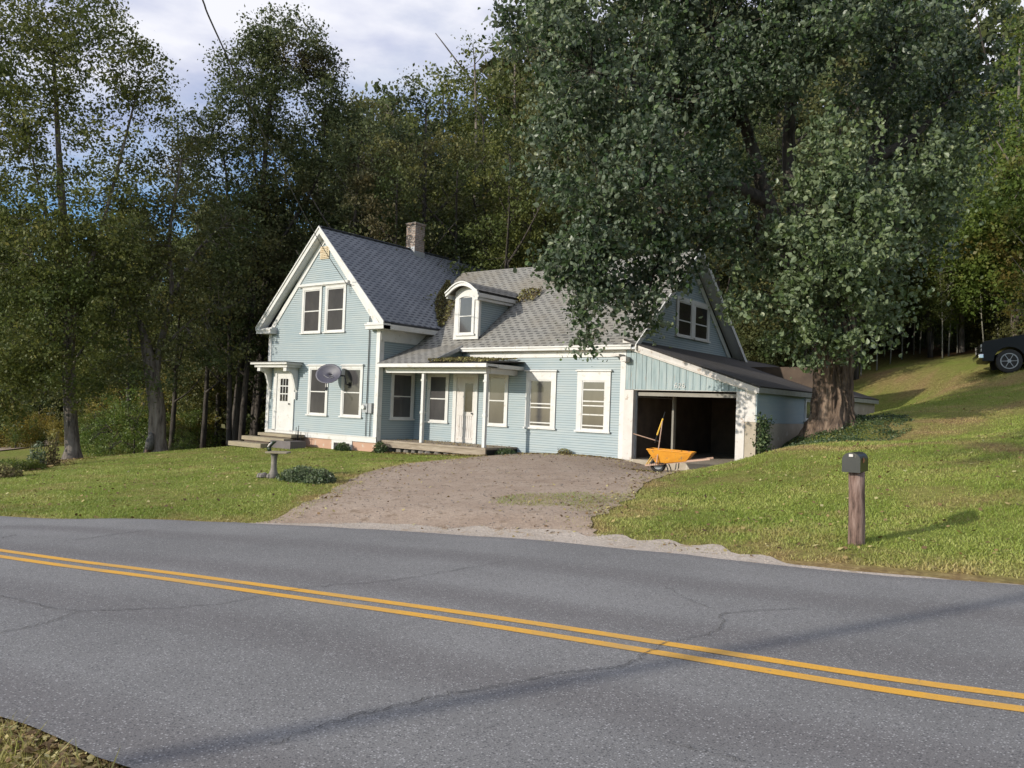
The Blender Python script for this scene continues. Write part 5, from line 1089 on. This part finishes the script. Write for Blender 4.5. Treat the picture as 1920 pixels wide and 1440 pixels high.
# ivy ground cover beside the garage and around the maple
IV = [tuple(at(px, py, d)[:2]) for px, py, d in ((1398, 862, 20), (1410, 800, 20.6), (1480, 800, 23), (1560, 800, 23), (1700, 795, 22), (1690, 812, 20), (1620, 830, 18.4), (1520, 838, 18.2), (1450, 852, 18.7))]
pts = np.array(IV); lo, hi = pts.min(0) - .3, pts.max(0) + .3; x, y = rng.uniform(lo[0], hi[0], 90000), rng.uniform(lo[1], hi[1], 90000); k = inside(pts, x, y) | (seg_dist(x, y, np.concatenate([pts, pts[:1]])) < .25 * vnoise(x * 3, y * 3, 8)); k &= (x > 3.9) & (rng.random(90000) < (.05 + .8 * vnoise(x * 2.1, y * 2.1, 9)) * .5); x, y = x[k], y[k]
z = height(x, y) + .01 + .15 * rng.random(len(x)) * (.1 + 1.2 * vnoise(x * 2.4, y * 2.4, 12)) * np.clip(seg_dist(x, y, np.concatenate([pts, pts[:1]])) / .5, .15, 1); V, q = leaf_quads(np.stack([x, y, z], 1), .055, .9); o = soup('ivy', V, 4, M['ivy_leaf'], None, rng.random(len(x))); tag(o, 'dark ivy ground cover around the maple foot and garage bank', 'ivy', kind='stuff')
# vine climbing the garage corner
vine = thing('climbing_vine', 'green vine climbing the concrete garage corner', 'vine', (3.95, -.05, .1))
P = [];
for k in range(55):
    t = random.random(); c = np.array([.02 + .16 * random.random() * (1.4 - t), -.05 + .35 * random.random(), 1.3 * t * random.uniform(.8, 1)]); P.append(c + rng.normal(size=(26, 3)) * np.array([.08, .10, .08]))
P = np.concatenate(P); V, q = leaf_quads(P, .075, .3); soup('foliage', V, 4, M['ivy_leaf'], vine, rng.random(len(P)))
f = MB(); f.tube([(0, 0, -.1), (.03, .05, .5), (.0, .02, 1.25)], [.015, .012, .005], 5); f.build('stem', M['bark_dark'], vine)
# low bush near the bird bath, foundation plants
def shrub(name, label, loc, rx, ry, rz_, n, mat, size=.06, sticks=12, cat='shrub', group=None):
    o = thing(name, label, cat, loc, 0, group); u = rng.normal(size=(n, 3)); u /= np.linalg.norm(u, axis=1)[:, None]; u *= (rng.random(n) ** .45)[:, None]; u[:, 2] = np.abs(u[:, 2]); P = u * np.array([rx, ry, rz_])
    P *= (1 + .35 * (vnoise(P[:, 0] * 4 + 9, P[:, 1] * 4, 3) - .5))[:, None]
    V, q = leaf_quads(P, size, .5); soup('foliage', V, 4, mat, o, np.clip(P[:, 2] / rz_ * .5 + .5 * rng.random(n), 0, 1)); f = MB()
    for k in range(sticks): a = random.uniform(0, 6.28); f.tube([(0, 0, -.03), (rx * .4 * math.cos(a), ry * .4 * math.sin(a), rz_ * .5), (rx * .8 * math.cos(a), ry * .8 * math.sin(a), rz_ * random.uniform(.7, 1.1))], [.008, .006, .003], 4)
    f.build('stem', M['bark_dark'], o); return o
p = at(565, 897, 16.7); p[2] = H(p[0], p[1]); shrub('low_bush', 'low dark green bush on the lawn beside the bird bath', tuple(p), (.54), .46, .30, 3600, M['bush_leaf'], .055)
p = at(600, 905, 16.2); p[2] = H(p[0], p[1]); shrub('low_bush', 'smaller sprawling bush right of the bird bath', tuple(p), .35, .32, .28, 2600, M['bush_leaf'], .05)
shrub('weed_clump', 'green weeds in front of the basement window', (-9.75, D - .28, H(-9.75, D - .28)), .38, .2, .28, 1000, M['ivy_leaf'], .06)
shrub('weed_clump', 'dark weeds under the left end of the porch', (XR + .25, D + .05 - .1, H(XR, -1.9)), .3, .25, .36, 1000, M['ivy_leaf'], .06)
shrub('weed_clump', 'dark weeds under the right end of the porch', (-3.55, -.9, H(-3.5, -.9)), .3, .45, .2, 700, M['ivy_leaf'], .05)
shrub('weed_clump', 'dry weeds at the wall below the two right windows', (-1.9, -.18, H(-1.9, -.2)), .3, .14, .2, 500, M['litter_roof'], .05)
p = gb(98, 850, 25); shrub('tall_weed', 'tall red brown weed stalk left of the pale trunk', tuple(p), .25, .25, 1.1, 900, M['litter_roof'], .07)
for px, py, d, s_, lab in ((20, 868, 22.5, .5, 'leafy weed clump at the left picture edge'), (60, 862, 23, .4, 'leafy weed clump beside the reddish stalk'), (5, 885, 20, .45, 'dark weed clump in the leaf drift at far left')):
    p = gb(px, py, d); shrub('weed_clump', lab, tuple(p), s_ * 1.2, s_, s_ * .8, 1300, M['leaf_bright'] if py < 880 else M['litter_roof'], .07)
p = gb(70, 848, 24.5); shrub('weed_clump', 'upright green weed in front of the field track', tuple(p), .3, .3, .8, 900, M['bush_leaf'], .07)

# ------------------------------------------------------------------ smaller things
# entry steps
st = thing('entry_steps', 'weathered wooden steps in front of the left white door', 'steps', (-13.3, D, -.35)); o0 = Vector((-13.3, D, -.35))
def sp(m, name, mat, parent): o = m.build(name, mat, parent); o.location = -Vector(parent.location); return o
sp(MB().box(-14.10, -12.1, D - .62, D - .02, -.02, .08), 'step', M['tread'], st); sp(MB().box(-14.55, -12.0, D - 1.0, D - .62, -.20, -.06), 'step', M['tread'], st); sp(MB().box(-14.75, -12.75, D - 1.42, D - 1.0, -.42, -.26), 'step', M['tread'], st)
sp(MB().box(-12.75, -11.6, D - 1.02, D - .35, -.48, -.12), 'side_block', M['block'], st); sp(MB().box(-14.0, -12.2, D - .58, D - .3, -.4, -.02).box(-14.4, -12.9, D - .98, D - .8, -.45, -.2), 'riser', M['interior'], st)
st2 = thing('boot_stakes', 'rusty metal stakes standing beside the left door steps', 'stakes', (-12.2, D - .35, -.1)); m = MB()
for dx, h_ in ((0, .45), (.14, .52), (.28, .3), (.1, .36)): m.tube([(dx, 0, -.1), (dx + .01, 0, h_)], .012, 5)
m.tube([(-.1, -.02, .18), (.4, -.02, .16)], .01, 5); m.build('stake', M['metal_dark'], st2)
# bird bath
p = at(513, 885, 17.3); p[2] = H(p[0], p[1]); bb = thing('bird_bath', 'weathered stone bird bath on a pedestal in the left lawn', 'bird bath', tuple(p), YAW)
MB().lathe([(.13, -.05), (.12, .05), (.09, .12), (.065, .2), (.06, .40), (.075, .50), (.09, .545)], n=14).build('pedestal', M['stone'], bb, smooth=True)
bevel(MB().box(-.16, .32, -.17, .17, .545, .585).build('basin', M['tread'], bb), .01)
p2 = Vector(p) + Vector((0, 0, .588)); R3 = Vector(tuple(R0))
gy = thing('garden_figure', 'small mossy green and white curved ornament on the bird bath', 'ornament', tuple(p2 - R3 * .05), YAW)
m = MB(); m.tube([(-.06, 0, 0), (-.075, 0, .07), (-.04, 0, .14), (.02, 0, .19), (.08, 0, .21)], [.045, .05, .045, .035, .012], 9); m.build('body', M['bush_leaf'], gy, smooth=True)
m = MB(); m.tube([(-.085, -.035, .09), (-.05, -.035, .15), (-.0, -.03, .195)], [.02, .024, .012], 7); m.build('back', M['white_worn'], gy, smooth=True)
rk = thing('field_stones', 'small pile of brown stones at the foot of the bird bath', 'stones', tuple(Vector(p) + Vector((-.05, -.12, 0))))
for k in range(6):
    m = MB(); r_ = random.uniform(.05, .10); m.lathe([(r_ * .6, 0), (r_, .03), (r_ * .8, .08), (r_ * .3, .11)], (random.uniform(-.25, .12), random.uniform(-.15, .1), -.01), 7); m.build('stone', M['stone'], rk)
# mailbox
p = at(1604, 1017, 9.07); p[2] = H(p[0], p[1]) ; z0 = p[2]; mbx = thing('mailbox', 'black dome topped mailbox on a thick rough wooden post', 'mailbox', tuple(p), YAW + .02)
zt_ = at(1600, 884, 9.07)[2] - z0
m = MB(); m.tube([(.01, 0, -.2), (.012, 0, .02), (.008, 0, .3), (0, 0, .6), (-.008, 0, zt_)], [.098, .092, .09, .086, .088], 14, wob=.06); m.build('post', M['post'], mbx, smooth=True)
M['mail_black'] = simple('black_mailbox_enamel', (.016, .018, .017), (.011, .013, .012), 4, .38, .05, spots=((.06, .055, .035), 9, .62))
mc = Matrix.Rotation(math.radians(-37), 4, 'Z')      # door faces the road, body runs back
def box_T(a, b, c): v = mc @ Vector((a, b, c)); return (v.x - .03, v.y, v.z + zt_)
prof = [(-.083, .0), (.083, 0), (.083, .13)] + [(.083 * math.cos(t), .13 + .083 * math.sin(t)) for t in np.linspace(.2, math.pi - .2, 9)] + [(-.083, .13)]
m = MB(box_T); m.prism([(q[0] * 1.15, q[1] * 1.05) for q in prof], -.16, .24); b_ = m.build('box', M['mail_black'], mbx)
m = MB(box_T); m.prism([(q[0] * 1.19, q[1] * 1.07 - .003) for q in prof], -.185, -.163); m.build('door', M['mail_black'], mbx)
m = MB(box_T); m.box(-.022, .022, -.20, -.186, .175, .205); m.build('latch', M['white_worn'], mbx)
m = MB(box_T); m.box(.0975, .1, -.05, .0, .105, .165); m.box(.0975, .1, -.0, .05, .12, .14); m.build('sticker', simple('faded_orange_sticker', (.42, .16, .06), (.30, .14, .06), 9, .7, 0), mbx, label='faded orange sticker on the box side')
# satellite dish
pd_ = at(622, 704, 0); n_d = np.array([.35, -.86, .36]); n_d /= np.linalg.norm(n_d)
pc = np.array([-10.28, D - .55, 2.27]); sd = thing('satellite_dish', 'dark grey satellite dish bolted above the lower left wing windows', 'satellite dish', tuple(pc))
a_ = np.cross(n_d, [0, 0, 1]); a_ /= np.linalg.norm(a_); b2_ = np.cross(a_, n_d) * -1
m = MB(); ring = 26; V_ = []
for ri, rr in enumerate((0.001, .15, .28, .40, .46)):
    for k in range(ring): t = 2 * math.pi * k / ring; V_.append(a_ * rr * 1.06 * math.cos(t) + b2_ * rr * .80 * math.sin(t) + n_d * (.10 * (rr / .46) ** 2 - .08))
m.add(V_, [(i * ring + k, i * ring + (k + 1) % ring, (i + 1) * ring + (k + 1) % ring, (i + 1) * ring + k) for i in range(4) for k in range(ring)])
M['dish'] = simple('dish_grey', (.075, .072, .10), (.055, .053, .075), 4, .5, .1)
dm = m.build('dish', M['dish'], sd, smooth=True); so = dm.modifiers.new('s', 'SOLIDIFY'); so.thickness = .015
m = MB()
for u0, v0, u1, v1, w_ in ((-.20, .10, -.06, .15, .05), (-.16, .04, .0, .06, .05), (-.02, .13, .10, .09, .05), (.08, .09, .2, .03, .035)):
    q0 = a_ * u0 + b2_ * v0 + n_d * (.012 + .10 * ((u0 ** 2 + v0 ** 2) / .21) - .07); q1 = a_ * u1 + b2_ * v1 + n_d * (.012 + .10 * ((u1 ** 2 + v1 ** 2) / .21) - .07); m.bar(q0, q1, w_, .006)
m.build('emblem', M['metal_grey'], sd, label='pale worn emblem on the dish')
feed = np.array([.30, -.32, -.52]); m = MB(); m.tube([b2_ * -.36 * (1 if b2_[2] > 0 else -1), feed], .018, 7); m.tube([feed + np.array([0, 0, -.05]), feed + np.array([-.03, .03, .05])], .04, 8); m.build('feed_arm', M['metal_dark'], sd)
m = MB(); m.tube([n_d * -.06, (.42, .35, -.05), (.50, .36, -.34), (.50, .53, -.36)], [.03, .028, .028, .028], 8); m.box(.42, .58, .52, .548, -.46, -.26); m.build('mast', M['metal_dark'], sd)
# electric meter with conduit, cable
em = thing('electric_meter', 'grey electric meter and conduits beside the wing corner', 'electric meter', (-8.85, D, 1.15)); o1 = Vector(em.location)
sp(MB().box(-8.98, -8.72, D - .14, D - .03, 1.0, 1.3), 'meter_box', M['metal_grey'], em); m = MB(); m.tube([(-8.87, D - .14, 1.18), (-8.87, D - .22, 1.18)], [.08, .07], 14); sp(m, 'meter_dial', M['white'], em)
sp(MB().box(-8.70, -8.55, D - .12, D - .03, .98, 1.32), 'breaker_box', M['metal_grey'], em)
m = MB(); m.tube([(-8.86, D - .05, 1.3), (-8.86, D - .05, 3.2), (-8.86, D - .06, 4.25)], .018, 6); m.tube([(-8.86, D - .05, 1.0), (-8.86, D - .05, .2)], .014, 6); m.tube([(-8.66, D - .05, 1.0), (-8.66, D - .05, .2)], .014, 6); sp(m, 'conduit', M['cable'], em)
w0 = np.array([-10.02, D - .16, 5.42]); cab = MB(); wires = cat_curve([w0, at(600, 455, 23.5), at(520, 305, 17), at(413, 78, 10.2), at(380, 0, 8.9), at(345, -90, 7.8)], 8)
pe = wires[-1]
cab.tube(wires, .011, 6); cab = cab.build('power_cable', M['cable']); tag(cab, 'black overhead service cable running down to the wing gable', 'cable')
ins = thing('cable_bracket', 'small grey insulator bracket at the end of the gable window crown', 'bracket', tuple(w0)); m = MB(); m.tube([(0, 0, 0), (.08, .08, -.02), (.10, .15, -.05)], [.045, .04, .03], 8); m.tube([(0.05, .08, -.05), (.06, .1, -.32)], .01, 5); m.build('insulator', M['metal_grey'], ins)
# utility pole that carries the cable, standing behind the camera to the left
up_ = np.array([3.0, -43.5]); zu = H(*up_); pole = thing('utility_pole', 'wooden utility pole across the road carrying the service cable', 'utility pole', (up_[0], up_[1], zu))
MB().tube([(0, 0, -.5), (0, 0, 5), (0, 0, 10.6)], [.17, .15, .12], 12).build('pole', M['bark_grey'], pole, smooth=True)
top = np.array([up_[0], up_[1], zu + 10.2]); c2 = MB(); c2.tube(cat_curve([pe, (pe + top) / 2 + np.array([0, 0, -.35]), top], 8), .011, 6); c2.build('cable_tail', M['cable'], cab)
# wheelbarrow
p = at(1234, 871, 20.3); wz = H(p[0], p[1]) + .02; wb = thing('wheelbarrow', 'orange wheelbarrow with wooden handles parked before the open garage', 'wheelbarrow', (p[0], p[1], wz), YAW - .38); wb.scale = (1.06, 1, 1)
M['orange'] = simple('orange_tub_paint', (.78, .35, .03), (.66, .27, .03), 5, .5, .2, spots=((.33, .20, .10), 11, .58))
M['rubber'] = simple('rubber', (.022, .022, .022), (.035, .032, .03), 6, .8, .3); M['handle'] = simple('pale_handle_wood', (.50, .33, .24), (.40, .26, .19), 4, .7, .2, stretch=(1, 8, 8))
M['yellow'] = simple('yellow_paint', (.74, .46, .05), (.66, .38, .05), 4, .5, .1)
m = MB()
rg = [(.19 + 0, 0)]
V_ = []; nn, mm = 26, 8
for i in range(nn):
    a = 2 * math.pi * i / nn
    for j in range(mm): b = 2 * math.pi * j / mm; rr = .155 + .04 * math.cos(b); V_.append((rr * math.cos(a), .045 * math.sin(b), .195 + rr * math.sin(a)))
m.add(V_, [(i * mm + j, ((i + 1) % nn) * mm + j, ((i + 1) % nn) * mm + (j + 1) % mm, i * mm + (j + 1) % mm) for i in range(nn) for j in range(mm)])
wh = m.build('wheel', M['rubber'], wb, smooth=True); m = MB(); m.tube([(0, -.02, .195), (0, .02, .195)], .115, 18); m.tube([(0, -.07, .195), (0, .07, .195)], .018, 8); m.build('rim', M['metal_grey'], wh)
for sy in (-1, 1): m = MB(); m.bar((-.30, sy * .10, .17), (1.27, sy * .30, .44), .042, .045); m.build('handle', M['handle'], wb)
m = MB(); bt = [(.0, -.21, .24), (.70, -.25, .35), (.70, .25, .35), (.0, .21, .24)]; tp = [(-.22, -.33, .60), (.84, -.34, .555), (.84, .34, .555), (-.22, .33, .60)]
m.add(bt + tp, [(0, 1, 2, 3), (0, 4, 5, 1), (1, 5, 6, 2), (2, 6, 7, 3), (3, 7, 4, 0)]); tb = m.build('tub', M['orange'], wb); so = tb.modifiers.new('s', 'SOLIDIFY'); so.thickness = .012; bevel(tb, .008, 1)
m = MB()
for i in range(4): m.tube([tp[i], tp[(i + 1) % 4]], .018, 8)
m.build('tub_rim', M['orange'], tb)
for sy in (-1, 1):
    m = MB(); m.tube([(.20, sy * .17, .28), (.27, sy * .2, .12), (.29, sy * .22, .01), (.42, sy * .23, .01), (.46, sy * .22, .15), (.47, sy * .2, .31)], .014, 6); m.build('leg', M['metal_dark'], wb)
    m = MB(); m.bar((-.27, sy * .11, .19), (-.06, sy * .22, .55), .03, .012); m.build('brace', M['yellow'], wb)
for nm, lab, cat_, a, b, r_, mt, parts in (
    ('garden_rake', 'wooden handled rake leaning upright against the orange tub', 'rake', (1231, 868, 20.0), (1242, 790, 20.1), .014, 'handle', 'r'),
    ('yellow_shovel', 'yellow handled tool standing in the orange tub', 'shovel', (1232, 816, 20.3), (1243, 785, 20.35), .022, 'yellow', 's'),
    ('wooden_pole', 'pale wooden pole sticking out of the tub to the left', 'pole', (1187, 813, 20.5), (1230, 826, 20.4), .014, 'handle', 'p')):
    A_, B_ = at(*a), at(*b)
    t = thing(nm, lab, cat_, tuple(A_)); m = MB(); m.tube([np.zeros(3), B_ - A_], r_, 8); m.build('handle', M[mt], t)
    dv = (B_ - A_)
    if parts == 's': m = MB(); m.tube([dv, dv + at(1247, 772, 20.35) - B_], [.012, .008], 6); m.tube([np.zeros(3), at(1228, 830, 20.3) - A_], .012, 6); m.build('shaft', M['metal_dark'], t)
    if parts == 'r': m = MB(); m.bar(np.array([-.14, -.1, -.0]), np.array([.14, .1, -.0]), .02); [m.bar(np.array([u * .14, u * .1, 0]), np.array([u * .14 + .02, u * .1 - .03, -.07]), .008) for u in np.linspace(-1, 1, 8)]; m.build('rake_head', M['metal_dark'], t)
    if parts == 'p': m = MB(); m.tube([dv, dv + (dv / np.linalg.norm(dv)) * .12], [.018, .025], 7); m.build('socket', M['metal_dark'], t)
# dirt crumbs under the wheelbarrow
pc_ = np.array([p[0], p[1]]); x = rng.normal(size=(350, 2)) * np.array([.55, .18]); cs, sn = math.cos(YAW), math.sin(YAW); q = pc_ + np.stack([x[:, 0] * cs - x[:, 1] * sn, x[:, 0] * sn + x[:, 1] * cs], 1) + np.array([.1, -.1])
flat_leaves(q, .03, .07, M['litter_roof'], 'dirt_crumbs', 'dark clods and leaves under the orange wheelbarrow')

# ------------------------------------------------------------------ truck at the right edge
M['black_paint'] = simple('black_car_paint', (.004, .004, .005), (.006, .006, .007), 2, .38, 0, spec=.25)
M['chrome'] = simple('chrome', (.6, .6, .62), (.5, .5, .52), 3, .2, 0, metal=1); M['lamp'] = simple('lamp_lens', (.55, .53, .50), (.45, .43, .40), 3, .15, 0)
pw = at(1893, 703, 29.2); zg = H(pw[0], pw[1]); tk_ = thing('pickup_truck', 'black pickup truck parked at the right edge above the lawn', 'truck', (pw[0], pw[1], zg), YAW + math.pi + .12)
tk_.rotation_euler = (0, math.radians(3.0), YAW + math.pi - .44)
# local: +x forward, wheel centre of the near front wheel at x=0, y=.0 (near side is +y)
tk_.scale = (1.1, 1.1, 1.12)
body = [(.78, .42), (.80, .62), (.78, .98), (.70, 1.08), (-.42, 1.24), (-.50, 1.26), (-1.05, 1.80), (-1.35, 1.86), (-2.6, 1.86), (-2.9, 1.28), (-4.6, 1.28), (-4.65, .5), (-3.9, .45)]
def arc(cx_, r_, n=9): return [(cx_ + r_ * math.cos(t), .40 + r_ * math.sin(t)) for t in np.linspace(math.pi, 0, n)]
lower = arc(-3.45, .47) + [(-2.9, .42), (-.6, .42)] + arc(0, .46)
prof = body + lower
m = MB(); m.prism(prof, -1.82, .08); bd = m.build('body', M['black_paint'], tk_); bevel(bd, .05, 3)
m = MB(); m.prism([(-.62, 1.28), (-1.12, 1.76), (-1.9, 1.76), (-1.9, 1.28)], .075, .095); m.prism([(-2.0, 1.28), (-2.0, 1.76), (-2.5, 1.76), (-2.75, 1.28)], .075, .095); m.build('side_window', M['glass_dark'], tk_)
m = MB(); m.add([(-.50, -1.70, 1.29), (-.50, -.04, 1.29), (-1.03, -.16, 1.79), (-1.03, -1.58, 1.79)], [(0, 1, 2, 3)]); m.build('windscreen', M['glass_dark'], tk_)
for wx in (0, -3.45):
    for yy in (-.10, -1.62):
        m = MB(); m.tube([(wx, yy - .12, .39), (wx, yy - .10, .39), (wx, yy + .12, .39), (wx, yy + .14, .39)], [.34, .39, .39, .34], 26); wl_ = m.build('wheel', M['rubber'], tk_, smooth=False)
        m = MB(); s_ = .145 if yy > -1 else -.145
        for k in range(20):
            a, b = 2 * math.pi * k / 20, 2 * math.pi * (k + 1) / 20; m.bar((wx + .25 * math.cos(a), yy + s_, .39 + .25 * math.sin(a)), (wx + .25 * math.cos(b), yy + s_, .39 + .25 * math.sin(b)), .03, .03)
        for k in range(6): a = 2 * math.pi * k / 6; m.bar((wx + .05 * math.cos(a), yy + s_, .39 + .05 * math.sin(a)), (wx + .25 * math.cos(a), yy + s_, .39 + .25 * math.sin(a)), .035, .02)
        m.tube([(wx, yy + s_ - .02, .39), (wx, yy + s_ + .02, .39)], .06, 10); m.build('rim', M['metal_grey'], wl_)
for yy in (-.02, -1.55):
    m = MB(); m.box(.72, .815, yy - .17, yy + .08, .88, .98); m.box(.72, .815, yy - .17, yy + .08, .74, .84); m.build('headlight', M['lamp'], tk_)
m = MB(); m.box(.74, .90, -1.84, .10, .50, .66); bevel(m.build('bumper', M['chrome'], tk_), .03)
m = MB(); [m.box(.79, .82, -1.5, -.25, .72 + k * .07, .75 + k * .07) for k in range(4)]; m.build('grille', M['metal_dark'], tk_)
m = MB(); m.box(-2.2, -.55, .082, .10, .86, .90); m.build('side_trim', M['metal_grey'], tk_)
m = MB(); m.box(-.85, -.7, .12, .30, 1.30, 1.48); m.build('mirror', M['black_paint'], tk_)
